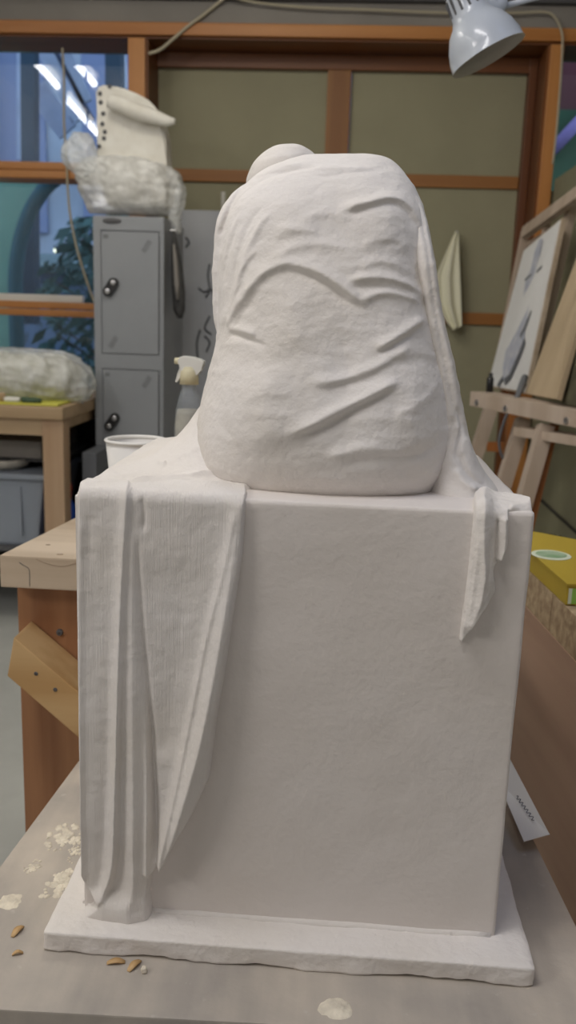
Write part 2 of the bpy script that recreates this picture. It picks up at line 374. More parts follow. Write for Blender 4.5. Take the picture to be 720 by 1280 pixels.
# pale green play wall with a round arch
bm = B(); yg = 6.6; cxg, czg = P(95, 370, Y=yg).x, P(95, 370, Y=yg).z; R = cxg-P(13, 370, Y=yg).x
ztop = P(0, 232, Y=yg).z-.02
poly = [Vector((cxg-R*1.0-2.2, yg, -.1)), Vector((cxg-R*1.0-2.2, yg, ztop+.12)), Vector((P(20, 225, Y=yg).x, yg, ztop+.12))]
arc = [Vector((cxg-R*cos(radians(a)), yg, czg+R*1.75*sin(radians(a)))) for a in range(70, -1, -5)]
poly += arc+[Vector((cxg-R, yg, -.1))]
prism(bm, poly, (0, .12, 0))
gw = thing('garden_arch', 'pale green painted arch outside the lower left window', 'arch', (cxg-R, yg, -.1))
obj('panel', bm, om('pale_green_paint', (.20, .42, .34), .15, 3), gw)
bm = B(); tube(bm, [v+Vector((.05, -.03, 0)) for v in arc]+[Vector((cxg-R+.05, yg-.03, -.1))], .055, 10)
obj('rim', bm, om('teal_paint', (.02, .11, .15), .15), gw, True)
# shrubs and a small tree in the yard
random.seed(3)
def shrub(name, lab, cat, cx, cy, base, h, w, c, nl, trunk=True):
    t = thing(name, lab, cat, (cx, cy, base))
    if trunk:
        bm = B(); tube(bm, [Vector((cx, cy, base)), Vector((cx+.03, cy, base+h*.5)), Vector((cx-.05, cy, base+h*.9))], [.05, .035, .01], 8)
        for k in range(9):
            a = random.uniform(0, 6.28); z = base+h*random.uniform(.3, .8)
            tube(bm, [Vector((cx, cy, z)), Vector((cx+cos(a)*w*.4, cy+sin(a)*w*.3, z+h*.16))], [.016, .005], 6)
        obj('trunk', bm, om('bark', (.10, .09, .08)), t)
    bm = B()
    for k in range(nl):
        a = random.uniform(0, 6.28); e = random.uniform(-1, 1); rr = random.uniform(.25, 1)**.5
        p = Vector((cx+cos(a)*w*.5*rr*sqrt(1-e*e*.8), cy+sin(a)*w*.4*rr, base+h*.55+e*h*.43))
        s = random.uniform(.03, .075); n = Vector((random.uniform(-1, 1), random.uniform(-1, 1), random.uniform(-1, 1))).normalized(); u = n.orthogonal().normalized(); v = n.cross(u)
        q = [p+u*s*1.5, p+v*s*.6, p-u*s*1.5, p-v*s*.6]
        bm.faces.new([bm.verts.new(x) for x in q])
    obj('foliage', bm, om(name+'_leaf', c, .5, 3), t)
shrub('shrub', 'dark blue green shrub outside, within the green arch', 'shrub', -3.75, 7.8, -.05, 2.1, 1.8, (.15, .24, .34), 1500)
shrub('shrub', 'low green hedge plant below the canopy outside', 'shrub', -2.0, 7.7, -.05, 2.2, 1.4, (.10, .22, .22), 1100)
shed = thing('garden_shed', 'dark blue boarded shed behind the shrubs outside', 'shed', (-3.2, 10.4, -.05))
obj('wall', box(B(), (-6.2, 10.0, -.05), (-1.0, 11.2, 1.75)), om('shed_boards', (.16, .25, .38), .4, 4, stretch=(1, 1, .1)), shed)
obj('roof', prism(B(), [Vector((-6.4, 9.8, 1.75)), Vector((-6.4, 9.8, 1.82)), Vector((-6.4, 11.4, 2.05)), Vector((-6.4, 11.4, 1.75))], (5.6, 0, 0)), om('shed_roof', (.12, .2, .22)), shed)
obj('wall_lamp', lathe(B(), [(.001, -.03), (.02, -.02), (.03, 0), (.02, .02), (.001, .03)], Matrix.Translation(P(70, 313, Y=9.975)), 12), mat('warm_bulb', (.95, .95, .7), .5, emit=3), shed, True)
# right window view: dark red wall with pipes
rw = thing('red_wall', 'dark red wall with green base outside the right window', 'wall', (3.0, 7.4, 0))
obj('panel', box(B(), (1.0, 7.4, -.05), (5.5, 7.6, 6)), om('dark_red_paint', (.13, .035, .045), .4, 1.5), rw)
obj('base', box(B(), (1.0, 7.25, -.05), (5.5, 7.39, 2.95)), om('dark_green_paint', (.02, .10, .05), .3), rw)
tag(obj('pipe', tube(B(), [P(690, 188, Y=7.2), P(735, 140, Y=7.2)], .045, 10), om('purple_paint', (.25, .20, .48), .1), None, True), 'slanting purple pipe outside the right window', 'pipe')

# ============================================================ BACKGROUND FURNITURE
# --- locker
LX0, LX1, LY, LD = -1.095, -.79, 3.86, .46
lk = thing('locker', 'tall grey metal locker with black latches in front of the window', 'locker', ((LX0+LX1)/2, LY+LD/2, 0))
bm = B(); box(bm, (LX0, LY+.004, 0), (LX1, LY+LD, 1.738), .004); obj('body', bm, M['locker'], lk)
bm = B()
zs = [P(160, 272, Y=LY).z, P(150, 288, Y=LY).z, P(150, 443, Y=LY).z, P(150, 461, Y=LY).z, .66, .61, .08]
fx0, fx1 = P(126, 300, Y=LY).x, P(200, 300, Y=LY).x
for a, b in ((0, 1), (2, 3), (4, 5)): box(bm, (LX0, LY-.004, zs[b]), (LX1, LY+.004, zs[a]), .0015)
box(bm, (LX0, LY-.004, 0), (LX1, LY+.004, .079))
box(bm, (LX0, LY-.0035, .08), (fx0, LY+.003, 1.73), .0015); box(bm, (fx1, LY-.0035, .08), (LX1, LY+.003, 1.73), .0015)
obj('front_frame', bm, M['locker'], lk)
hz = [P(139.5, 359, Y=LY).z, P(140, 527, Y=LY).z, .36]
for i, (a, b) in enumerate(((1, 2), (3, 4), (5, 6))):
    d = obj('door', box(B(), (fx0+.005, LY-.006, zs[b]+.005), (fx1-.005, LY+.003, zs[a]-.005), .002), M['locker'], lk)
    c = Vector((P(139.5, 359, Y=LY).x, LY-.006, hz[i])); ang = radians(-28)
    T = Matrix.Translation(c) @ Matrix.Rotation(ang, 4, 'Y') if False else Matrix.Translation(c) @ Matrix.Rotation(radians(35), 4, 'Y')
    bm = B(); pts = []
    for k in range(32):
        a_ = 2*pi*k/32; sx = cos(a_)*.021; sz = sin(a_)*.021+(.022 if sin(a_) >= 0 else -.022); pts.append(T @ Vector((sx, 0, sz)))
    prism(bm, pts, (0, -.016, 0)); h = obj('latch', bm, M['black'], d)
    for s in (-1, 1):
        bm = B(); lathe(bm, [(.001, 0), (.011, 0), (.012, .004), (.009, .006), (.001, .006)], T @ Matrix.Translation((0, -.016, .022*s)) @ Matrix.Rotation(pi/2, 4, 'X'), 18)
        obj('lock_disc', bm, M['steel'], h, True)
    for (u, v) in ((.78, .88), (.2, .1)):
        q = Vector((fx0+(fx1-fx0)*u, LY-.0062, zs[b]+(zs[a]-zs[b])*v))
        bm = B(); T2 = Matrix.Translation(q) @ Matrix.Rotation(radians(32), 4, 'Y')
        for k in range(7):
            box(bm, (-.011, -.001, -.026+k*.008), (.011, .001, -.022+k*.008), 0, T2)
        obj('vent', bm, M['scuff'], d)
    obj('number_plate', box(B(), (fx0+.012, LY-.0075, zs[a]-.034), (fx0+.034, LY-.006, zs[a]-.018)), M['scuff'], d)
    obj('hinge_strip', box(B(), (fx1-.004, LY-.0075, zs[b]+.02), (fx1-.001, LY-.0055, zs[a]-.02)), M['darkgrey'], d)
q = P(140, 276, Y=LY-.005)
bm = B(); lathe(bm, [(.001, 0), (.038, 0), (.04, .002), (.036, .004), (.001, .004)], Matrix.Translation(q) @ Matrix.Diagonal((1, 1, .28, 1)) @ Matrix.Rotation(pi/2, 4, 'X'), 28)
obj('badge', bm, M['darkgrey'], lk, True)
# dark garment hanging at the locker's side
def hang(name, lab, cat, px, Y, m, th=.02, amp=.008, folds=5, kids=None):
    """a hanging cloth whose outline is a closed polygon, given thickness and vertical folds"""
    L = [P(x, y, Y=Y) for x, y in px]; zs_ = [p.z for p in L]; n = 40; bm = B(); rows = []
    for i in range(n+1):
        z = max(zs_)-(max(zs_)-min(zs_))*(i+.02)/(n+.04); xs = []
        for a, b in zip(L, L[1:]+L[:1]):
            if (a.z-z)*(b.z-z) <= 0 and a.z != b.z: xs.append(a.x+(b.x-a.x)*(z-a.z)/(b.z-a.z))
        x0, x1 = min(xs), max(xs); row = []
        for s in (0, 1):
            for k in range(17):
                u = k/16; f = amp*sin(u*folds*pi+z*3)*(.4+.6*i/n)
                row.append(bm.verts.new((x0+(x1-x0)*(u if s == 0 else 1-u), Y+f+(-th/2 if s == 0 else th/2)*(sin(pi*u)**.5 if 0 < u < 1 else .1), z)))
        rows.append(row)
    for a, b in zip(rows, rows[1:]):
        for k in range(34): bm.faces.new((a[k], a[(k+1) % 34], b[(k+1) % 34], b[k]))
    bm.faces.new(rows[0]); bm.faces.new(rows[-1][::-1])
    return tag(obj(name, bm, m, None, True), lab, cat)
gx = LX1+.03
bm = B()
def sheet_x(bm, pz, X, m_th):
    pass
hg = thing('hanging_glove', 'dark cloth gauntlet hanging from the right side of the grey locker', 'glove', (LX1+.03, LY+.1, P(228, 390, Y=LY+.1).z))
def blob_tube(pts, w, t, n=16, mods=None):
    bm = B(); rings = []
    for i, p in enumerate(pts):
        ring = [bm.verts.new(Vector(p)+Vector((cos(2*pi*k/n)*w[i], sin(2*pi*k/n)*t[i], 0))) for k in range(n)]; rings.append(ring)
    for a, b in zip(rings, rings[1:]):
        for k in range(n): bm.faces.new((a[k], a[(k+1) % n], b[(k+1) % n], b[k]))
    bm.faces.new(rings[0][::-1]); bm.faces.new(rings[-1]); return bm
yy = LY+.12
c = [P(x, y, Y=yy) for x, y in ((217, 290), (219, 310), (221, 335), (223, 365), (224, 388), (225, 398))]
obj('cuff', blob_tube(c, [.008, .018, .026, .030, .026, .010], [.012, .02, .03, .03, .03, .012]), M['dark_cloth'], hg, True)
c = [P(x, y, Y=yy-.035) for x, y in ((217, 305), (219, 325), (221, 355), (222, 375))]
obj('fold', blob_tube(c, [.004, .010, .012, .006], [.006, .012, .014, .008]), M['taupe_cloth'], hg, True)
obj('hook', tube(B(), [Vector((LX1-.002, yy, P(216, 288, Y=yy).z)), P(217, 288, Y=yy)+Vector((0.01, 0, 0)), P(217, 292, Y=yy)+Vector((.012, 0, 0))], .003, 8), M['steel'], hg)
# --- grey sheet with a faint drawing, leaning on the panels behind the locker
gy = 4.5
a0 = P(224, 262, Y=gy+.2); a1 = P(300, 266, Y=gy+.2); zb_ = .0
bd = thing('display_board', 'large pale grey board with faint drawn figures leaning behind the locker', 'board', (a0.x+.4, gy, 0))
x0_, x1_ = a0.x, a0.x+.80
obj('sheet', hexa(B(), [Vector((x0_, gy, 0)), Vector((x1_, gy, 0)), Vector((x1_, gy+.02, 0)), Vector((x0_, gy+.02, 0)),
                        Vector((x0_, gy+.2, a0.z)), Vector((x1_, gy+.2, a0.z)), Vector((x1_, gy+.22, a0.z)), Vector((x0_, gy+.22, a0.z))], .002), M['greysheet'], bd)
def on_board(px, r):
    out = []
    for x, y in px:
        p = P(x, y, Y=gy+.1); t = p.z/a0.z; p = P(x, y, Y=gy+.2*t-.003); out.append(p)
    return tube(B(), spline(out, 20), r, 6)
for px in (((262, 330), (260, 345), (262, 362), (257, 372)), ((248, 360), (255, 365), (264, 362), (268, 372)), ((262, 395), (256, 410), (264, 418)), ((250, 412), (246, 430), (248, 455)), ((232, 297), (236, 303), (232, 309)), ((256, 420), (262, 428), (258, 440))):
    obj('drawn_line', on_board(px, .0055), M['graphite'], bd)
tag(obj('paint_brush', tube(B(), [P(279, 240, Y=gy+.17), P(279, 262, Y=gy+.17)], .011, 8), M['white_plastic']), 'small white stick poking up above the grey board', 'stick')

# --- perforated plaster form wrapped in polythene on the locker
zl = 1.739
pf = thing('wrapped_form', 'white perforated foam form wrapped in polythene standing on the locker', 'sculpture', (-.93, LY+.2, zl))
yb_ = LY+.16
def quadslab(px, Y, th, tilt=0):
    return [P(x, y, Y=Y) for x, y in px]
pp = [P(x, y, Y=yb_) for x, y in ((119, 110), (124, 105), (150, 108), (175, 118), (190, 128), (200, 145), (206, 165), (208, 200), (212, 258), (135, 258), (126, 235), (120, 205), (121, 150))]
bm = prism(B(), pp, (0, .13, 0)); bmesh.ops.bevel(bm, geom=list(bm.edges), offset=.012, segments=3, affect='EDGES')
M['foam'] = mat('white_foam', (.84, .82, .76), .8, c2=(.74, .71, .64), vscale=14, bump=.5, bscale=30)
obj('slab', bm, M['foam'], pf)
for (x, y) in ((125, 117), (126, 128), (129, 142), (128, 155), (131, 165), (130, 173), (124, 183), (137, 108)):
    p = P(x, y, Y=yb_-.001)
    obj('hole', lathe(B(), [(.001, 0), (.009, 0), (.0095, .002), (.001, .003)], Matrix.Translation(p) @ Matrix.Rotation(pi/2, 4, 'X'), 14), M['darkgrey'], pf)
arm = [P(x, y, Y=yb_-.04) for x, y in ((136, 126), (150, 130), (170, 139), (190, 145), (208, 151), (219, 152))]
bm = B(); tube(bm, spline(arm, 18), [.030+.012*sin(i/18*pi)-.018*(i/18) for i in range(19)], 14)
obj('rolled_flap', bm, M['foam'], pf, True)
def crumple(prof, cxy, yc_, ry, amp, seed, nz=44, nk=110, freq=9, sharp=1.0):
    """closed polythene bag: prof = list of (left px, right px, py), rounded in depth, crumpled"""
    bm = B(); rings = []
    L = [P(a, y, Y=yc_) for a, b, y in prof]; R_ = [P(b, y, Y=yc_) for a, b, y in prof]
    L, R_ = spline(L, nz), spline(R_, nz)
    for i in range(nz+1):
        c_ = (L[i]+R_[i])/2; hw = (R_[i].x-L[i].x)/2; e = sin(pi*(i+.6)/(nz+1.2))**.35; ring = []
        for k in range(nk):
            a = 2*pi*k/nk; p = Vector((c_.x+hw*math.copysign(abs(cos(a))**.8, cos(a)), yc_+ry*e*math.copysign(abs(sin(a))**.8, sin(a)), c_.z))
            w = Vector((p.x*freq*1.5, p.y*freq*1.5, p.z*freq*.7))+Vector((seed, seed*2, 0)); w2 = Vector((p.x+p.z*.8, p.y-p.z*.5, p.z))*freq*3
            r = 1-abs(noise.noise(w))*2.6; r2 = 1-abs(noise.noise(w2))*2.6
            d = Vector((cos(a), sin(a), .2*r2)); p += d*amp*(r*.6+r2*.35-.5)*sharp
            ring.append(bm.verts.new(p))
        rings.append(ring)
    for a, b in zip(rings, rings[1:]):
        for k in range(nk): bm.faces.new((a[k], a[(k+1) % nk], b[(k+1) % nk], b[k]))
    bm.faces.new(rings[0]); bm.faces.new(rings[-1][::-1]); return bm
tag(obj('plastic_bag', crumple([(118, 176, 197), (104, 205, 205), (98, 222, 215), (100, 227, 235), (108, 228, 255), (112, 218, 268)], 0, yb_+.03, .15, .022, 3), M['film'], None, True),
    'crumpled clear polythene bag gathered around the foam form on the locker', 'plastic bag')
tag(obj('plastic_wrap', crumple([(92, 110, 166), (80, 118, 180), (77, 124, 196), (84, 128, 210), (95, 124, 220), (105, 120, 226)], 0, yb_-.06, .06, .016, 8), M['film2'], None, True),
    'loose flap of polythene sticking out left above the locker', 'plastic wrap')
tag(obj('plastic_wrap', crumple([(208, 222, 215), (212, 231, 235), (213, 231, 255), (212, 226, 275), (216, 226, 292)], 0, yb_+.02, .05, .012, 12), M['film2'], None, True),
    'strip of polythene hanging down the right side of the locker', 'plastic wrap')

# --- beech bench on the left
b2 = thing('workbench', 'beech workbench against the window with a wrapped bundle on top', 'workbench', (-1.6, 3.85, 0))
y0, zt2 = 3.42, P(40, 508, Y=3.42).z; xr = P(82, 510, Y=3.42).x-.012; zb2 = P(40, 524, Y=3.42).z
obj('worktop', box(B(), (-2.5, y0, zb2), (xr, y0+.95, zt2), .006), M['beech_x'], b2)
z_ = P(40, 545, Y=y0).z
obj('apron', box(B(), (-2.45, y0+.02, z_), (xr-.09, y0+.05, zb2-.001), .003), M['beech_x'], b2)
obj('side_apron', box(B(), (xr-.05, y0+.10, z_+.02), (xr-.02, y0+.85, zb2-.001), .003), M['beech_x'], b2)
for (x, y) in ((xr-.09, y0+.015), (xr-.09, y0+.86), (-2.45, y0+.015), (-2.45, y0+.86)):
    obj('leg', box(B(), (x, y, 0), (x+.085, y+.085, zb2-.001), .005), M['beech_z'], b2)
zs_ = P(30, 686, Y=y0+.1).z
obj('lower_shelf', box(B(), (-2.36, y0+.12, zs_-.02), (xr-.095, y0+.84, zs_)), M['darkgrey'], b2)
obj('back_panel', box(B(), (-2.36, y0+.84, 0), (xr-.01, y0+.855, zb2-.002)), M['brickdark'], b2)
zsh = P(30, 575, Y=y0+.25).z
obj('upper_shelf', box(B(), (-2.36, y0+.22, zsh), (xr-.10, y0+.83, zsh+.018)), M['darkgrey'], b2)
tag(obj('cardboard_box', box(B(), (-2.2, y0+.19, zsh+.0185), (P(52, 560, Y=y0+.2).x, y0+.7, P(30, 551, Y=y0+.2).z), .004), mat('grey_card', (.30, .28, .26), .8, var=.1)),
    'flat grey cardboard box on the shelf under the beech workbench', 'box')
tag(obj('drawer_unit', box(B(), (xr+.015, y0+.2, 0), (xr+.075, 3.85, P(95, 563, Y=y0+.25).z), .004), mat('slate_paint', (.16, .17, .19), .6, var=.1)), 'narrow slate grey box in the shadow between the workbench and the locker', 'box')
# crate on the lower shelf
cr = thing('storage_crate', 'translucent grey plastic storage crate under the beech workbench', 'crate', (-1.6, y0+.3, zs_+.0005))
cxr = P(49.5, 610, Y=y0+.05).x; zc = P(30, 604, Y=y0+.05).z
bm = hexa(B(), [Vector((-1.95, y0+.15, zs_+.001)), Vector((cxr-.05, y0+.15, zs_+.001)), Vector((cxr-.05, y0+.6, zs_+.001)), Vector((-1.95, y0+.6, zs_+.001)),
             Vector((-2.0, y0+.13, zc)), Vector((cxr-.01, y0+.13, zc)), Vector((cxr-.01, y0+.62, zc)), Vector((-2.0, y0+.62, zc))], .012)
obj('tub', bm, M['crate'], cr)
obj('lid', box(B(), (-2.02, y0+.11, zc+.001), (cxr+.0, y0+.64, zc+.025), .01), M['crate'], cr)
for x in (cxr-.32, cxr-.12): obj('rib', box(B(), (x, y0+.125, zs_+.05), (x+.012, y0+.14, zc-.03), .003), M['crate'], cr)
bm = B(); lathe(bm, [(.001, 0), (.08, 0), (.11, .02), (.115, .045), (.10, .045), (.075, .02), (.001, .015)], Matrix.Translation((P(5, 595, Y=y0+.25).x, y0+.25, zc+.0255)), 28)
tag(obj('dish', bm, M['ceramic'], None, True), 'round pale dish lying on the lid of the grey crate', 'dish')
tag(obj('clay_lump', rbox(B(), (P(2, 590, Y=y0+.25).x-.05, y0+.21, zc+.047), (P(2, 590, Y=y0+.25).x+.05, y0+.29, zc+.10), .025, 8, .01, 20), M['dark_cloth'], None, True), 'dark lump sitting in the pale dish under the workbench', 'lump')
rb = thing('plastic_bottle', 'blue bottle with red cap beside the crate under the workbench', 'bottle', (cxr+.035, y0+.2, zs_))
qx, qy = cxr+.052, y0+.2
lathe_b = B(); lathe(lathe_b, [(.001, 0), (.045, 0), (.048, .01), (.048, .17), (.03, .20), (.02, .205)], Matrix.Translation((qx, qy, zs_+.001)), 20, False)
obj('body', lathe_b, M['blue'], rb, True)
obj('cap', lathe(B(), [(.001, .205), (.032, .205), (.034, .25), (.03, .27), (.001, .272)], Matrix.Translation((qx, qy, zs_+.001)), 18), M['red'], rb, True)
# yellow mat, bundle, small items
tag(obj('cutting_mat', box(B(), (-2.3, y0+.02, zt2+.001), (P(72, 505, Y=y0+.02).x, y0+.5, zt2+.010), .003), M['yellow2']), 'thin yellow board lying on the beech workbench under the bundle', 'board')
bu = crumple([(-40, 60, 435), (-60, 88, 442), (-70, 105, 455), (-75, 116, 475), (-75, 116, 490), (-70, 110, 500)], 0, y0+.28, .22, .03, 21, 40, 150, 8)
tag(obj('wrapped_bundle', bu, M['film2'], None, True), 'clay bundle under crumpled polythene sheet on the beech workbench', 'bundle')
bm = B()
cc = P(30, 470, Y=y0+.3)
rbox(bm, (-2.1, y0+.14, zt2+.012), (P(96, 480, Y=y0+.3).x, y0+.42, P(30, 447, Y=y0+.3).z), .09, 12, .02, 7)
tag(obj('clay_block', bm, mat('pale_clay', (.60, .58, .48), .7, c2=(.5, .48, .38), vscale=6), None, True), 'pale rounded clay mass inside the polythene on the workbench', 'clay')
p = P(15, 499, Y=y0+.045)
tag(obj('chalk_block', rbox(B(), (p.x-.03, y0+.03, zt2+.0105), (p.x+.035, y0+.06, zt2+.03), .008, 6, .002, 20), M['white_plastic'], None, True), 'small white block on the yellow board', 'block')
tag(obj('rag', rbox(B(), (p.x+.042, y0+.025, zt2+.0105), (p.x+.12, y0+.06, zt2+.03), .009, 8, .006, 40), M['greenrag'], None, True), 'little dark green rag beside the white block', 'rag')
p = P(3, 496, Y=y0+.045)
tag(obj('jar', lathe(B(), [(.001, 0), (.012, 0), (.013, .03), (.010, .035), (.001, .035)], Matrix.Translation((p.x, y0+.045, zt2+.0105)), 14), M['beech_x'], None, True), 'tiny brown jar left of the white block', 'jar')

# --- cream cloth on the wall
hang('hanging_cloth', 'cream cloth hanging from a nail on the khaki panel', 'cloth', ((569, 289), (573, 290), (575, 340), (577, 408), (566, 413), (556, 400), (545, 380), (545, 345), (553, 325)), 4.78, M['cream'], .03, .02, 4)
nl = P(571, 290, Y=4.80); tag(obj('nail', tube(B(), [nl+Vector((0, -.02, 0)), nl+Vector((0, .058, .005))], .004, 8), M['steel']), 'small nail holding up the cream cloth', 'nail')

# --- cables
def cable(px, Y, r, lab, mt='cable'):
    o = obj('cable', tube(B(), spline([P(x, y, Y=Yy) for (x, y), Yy in zip(px, Y)], 60), r, 8), M[mt], None, True); return tag(o, lab, 'cable')
cable([(186, 67), (200, 62), (215, 50), (235, 33), (255, 18), (275, 2), (290, -10)], [YW-.01]*7, .008, 'cream cable crossing the timber head above the khaki panels')
cable([(280, -6), (320, 3), (380, 9), (460, 12), (560, 16), (640, 16), (680, 15), (694, 22), (702, 40), (703, 60), (700, 110), (696, 160), (691, 205)], [YW-.028]*13, .0055, 'thin cable running along the beam and down the right post')
cable([(78, 60), (80, 100), (80, 150), (83, 200), (85, 240), (88, 270), (96, 310), (108, 350), (118, 378)], [YW+.07]*9, .006, 'pale cord dangling in front of the left window', 'cable')

# --- desk lamp
lp = thing('desk_lamp', 'pale metal adjustable lamp with round shade hanging top right', 'lamp', P(608, 40, Y=1.8))
a_ = P(583, 6, Y=1.80); b_ = P(610, 69, Y=1.797); ax = (b_-a_).normalized(); Rr = .070
Tm = Matrix.Translation(a_) @ ax.to_track_quat('Z', 'Y').to_matrix().to_4x4(); ln = (b_-a_).length
prof = [(.001, -.028), (.026, -.028), (.031, -.022), (.033, 0), (.035, .018), (.040, .028), (.053, .042), (.063, .062), (.069, .082), (Rr, ln), (Rr+.0015, ln+.002)]
inn = [(Rr-.002, ln+.002), (.067, .082), (.060, .062), (.050, .044), (.03, .032), (.001, .03)]
obj('shade', lathe(B(), prof, Tm, 56), M['shade'], lp, True)
obj('shade_lining', lathe(B(), [(Rr+.0015, ln+.002)]+inn, Tm, 56), M['shade_in'], lp, True)
obj('bulb', lathe(B(), [(.001, .078), (.012, .076), (.02, .066), (.02, .058), (.014, .045), (.013, .034), (.001, .033)], Tm, 24), M['white_plastic'], lp, True)
for k in range(14):
    a = 2*pi*k/14
    obj('vent_slot', box(B(), (.0315, -.0022, -.018), (.0345, .0022, .012), 0, Tm @ Matrix.Rotation(a, 4, 'Z')), M['darkgrey'], lp)
j = P(620, 4, Y=1.83)
obj('bracket', bar(B(), a_+ax*.012+Vector((.02, .02, 0)), j, .014, .014), M['shade'], lp)
obj('joint', lathe(B(), [(.001, -.013), (.019, -.013), (.021, 0), (.019, .013), (.001, .013)], Matrix.Translation(j) @ Matrix.Rotation(pi/2, 4, 'X'), 24), M['shade'], lp, True)
e = Vector((XP+.02, 2.0, zpt+.14))
for s in (-.018, .018): obj('arm', tube(B(), [j+Vector((0, 0, s*.5)), e+Vector((0, 0, s))], .0055, 10), M['shade'], lp, True)
obj('post', tube(B(), [e+Vector((0, 0, .03)), e-Vector((0, 0, .139))], .010, 12), M['shade'], lp, True)
obj('clamp', box(B(), (XP-.016, 1.97, zpt-.05), (XP-.001, 2.03, zpt+.02), .004), M['shade'], lp)

# --- easels on the right
A_, B_, C_, D_ = P(609, 483, Y=4.04), P(656, 492, Y=3.59), P(655, 312, Y=4.08), P(702, 272, Y=3.63)
nn = (B_-A_).cross(C_-A_).normalized()
if nn.x > 0: nn = -nn
def onplane(p, q, r, s, u, v): return (p*(1-u)+q*u)*(1-v)+(r*(1-u)+s*u)*v
db = thing('drawing_board', 'white sheet with a grey figure study on the farther easel board', 'drawing board', A_)
obj('backing_board', hexa(B(), [A_-nn*.022, B_-nn*.022, B_-nn*.002, A_-nn*.002, C_-nn*.022, D_-nn*.022, D_-nn*.002, C_-nn*.002], .002), M['bench_top'], db)
def ob(u, v, off=.0): return onplane(A_, B_, C_, D_, u, v)+nn*off
obj('sheet', hexa(B(), [ob(.01, .01, -.002), ob(.985, .01, -.002), ob(.985, .01, .001), ob(.01, .01, .001), ob(.01, .99, -.002), ob(.985, .99, -.002), ob(.985, .99, .001), ob(.01, .99, .001)]), M['paper'], db)
def patch(pts, m, off, nm):
    bm = B(); prism(bm, [ob(u, v, off) for u, v in pts], nn*.0006); return obj(nm, bm, m, db)
body = [(.50, .97), (.60, .95), (.63, .86), (.60, .80), (.64, .70), (.66, .60), (.66, .50), (.70, .40), (.72, .30), (.62, .20), (.58, .10), (.42, .06), (.32, .16), (.30, .27), (.38, .35), (.42, .45), (.44, .56), (.40, .66), (.38, .74), (.46, .80), (.44, .90)]
patch(body, M['wash'], .0045, 'drawn_body')
patch([(.44, .07), (.55, .10), (.66, .22), (.73, .33), (.78, .30), (.72, .20), (.60, .07), (.50, .03)], M['graphite'], .0058, 'drawn_shadow')
patch([(.60, .36), (.66, .40), (.74, .50), (.76, .49), (.70, .38), (.63, .33)], M['graphite'], .0058, 'drawn_shadow')
patch([(.36, .72), (.52, .735), (.52, .75), (.36, .74)], M['graphite'], .0058, 'drawn_mark'); patch([(.66, .73), (.78, .745), (.78, .765), (.66, .75)], M['graphite'], .0058, 'drawn_mark')
patch([(.30, .02), (.36, .07), (.40, .09), (.42, .06), (.36, .01)], M['graphite'], .0058, 'drawn_mark')
obj('clip', bar(B(), ob(.93, .0, .012), ob(.99, .06, .012), .02, .02), M['black'], db)
# frame of the rack behind the boards
ef = thing('easel', 'pale wooden studio easel with slotted frame and long ledge on the right', 'easel', (.75, 3.6, 0))
def q3(x, y, Yy): return P(x, y, Y=Yy)
off = -nn*.045
def ebar(x0, y0_, Y0, x1, y1_, Y1, w, t, nm='frame_bar', m='easel', up=None):
    return obj(nm, bar(B(), P(x0, y0_, Y=Y0), P(x1, y1_, Y=Y1), w, t, up or tuple(nn)), M[m], ef)
ebar(655, 292, 4.30, 745, 226, 3.36, .055, .03)                      # top bar
ebar(657, 288, 4.29, 620, 470, 4.22, .035, .03)                      # far upright
ebar(684, 276, 4.02, 664, 400, 4.0, .035, .025)                     # middle slat
ebar(716, 252, 3.76, 668, 470, 3.74, .05, .03)                       # near upright
ebar(660, 306, 4.29, 712, 276, 3.80, .02, .02)
# ledge
e0, e1 = P(588, 489, Z=1.075), P(735, 515, Z=1.075)
e0 = Vector((e0.x, e0.y, 1.075)); e1 = Vector((e1.x, e1.y, 1.075)); ed = (e1-e0).normalized(); es = Vector((-ed.y, ed.x, 0))
if es.x < 0: es = -es
hh = .058
L0 = [e0, e1, e1+es*.10, e0+es*.10]
obj('ledge', hexa(B(), [p-Vector((0, 0, hh)) for p in L0]+L0, .004), M['easel'], ef)
f1 = P(645, 516, Z=1.0); f2 = P(735, 545, Z=1.0)
obj('under_rail', bar(B(), e0.lerp(e1, .42)+es*.05-Vector((0, 0, .12)), e1+es*.05-Vector((0, 0, .10)), .08, .032), M['easel'], ef)
for x in (.08, .36, .86):
    q = e0.lerp(e1, x)-Vector((0, 0, .04)); obj('bolt', lathe(B(), [(.001, 0), (.012, 0), (.011, .006), (.001, .007)], Matrix.Translation(q) @ (-es).to_track_quat('Z', 'Y').to_matrix().to_4x4(), 14), M['steel'], ef)
# legs: lean down towards the room
def eleg(x0, y0_, Y0, x1, y1_, w, t, m='easel', nm='leg'):
    a = P(x0, y0_, Y=Y0); b = P(x1, y1_, Y=Y0-.06); d = (b-a); k = (a.z-.0)/(a.z-b.z); b = a+d*k; b.z = .0
    return obj(nm, bar(B(), a, b, w, t, (0, 1, 0)), M[m], ef)
eleg(613, 512, 3.92, 588, 590, .055, .06)
eleg(654, 524, 3.42, 628, 610, .050, .07)
eleg(682, 532, 3.16, 657, 620, .050, .07)
eleg(690, 532, 3.20, 668, 620, .030, .085, 'easel_orange', 'leg_brace')
ebar(612, 558, 4.2, 650, 560, 4.0, .035, .045, 'cross_bar', 'easel_orange', (0, 0, 1))
ebar(641, 512, 4.0, 632, 600, 4.0, .04, .06, 'back_post', 'easel_orange', (0, 1, 0))
q1 = q3(641, 512, 4.0)
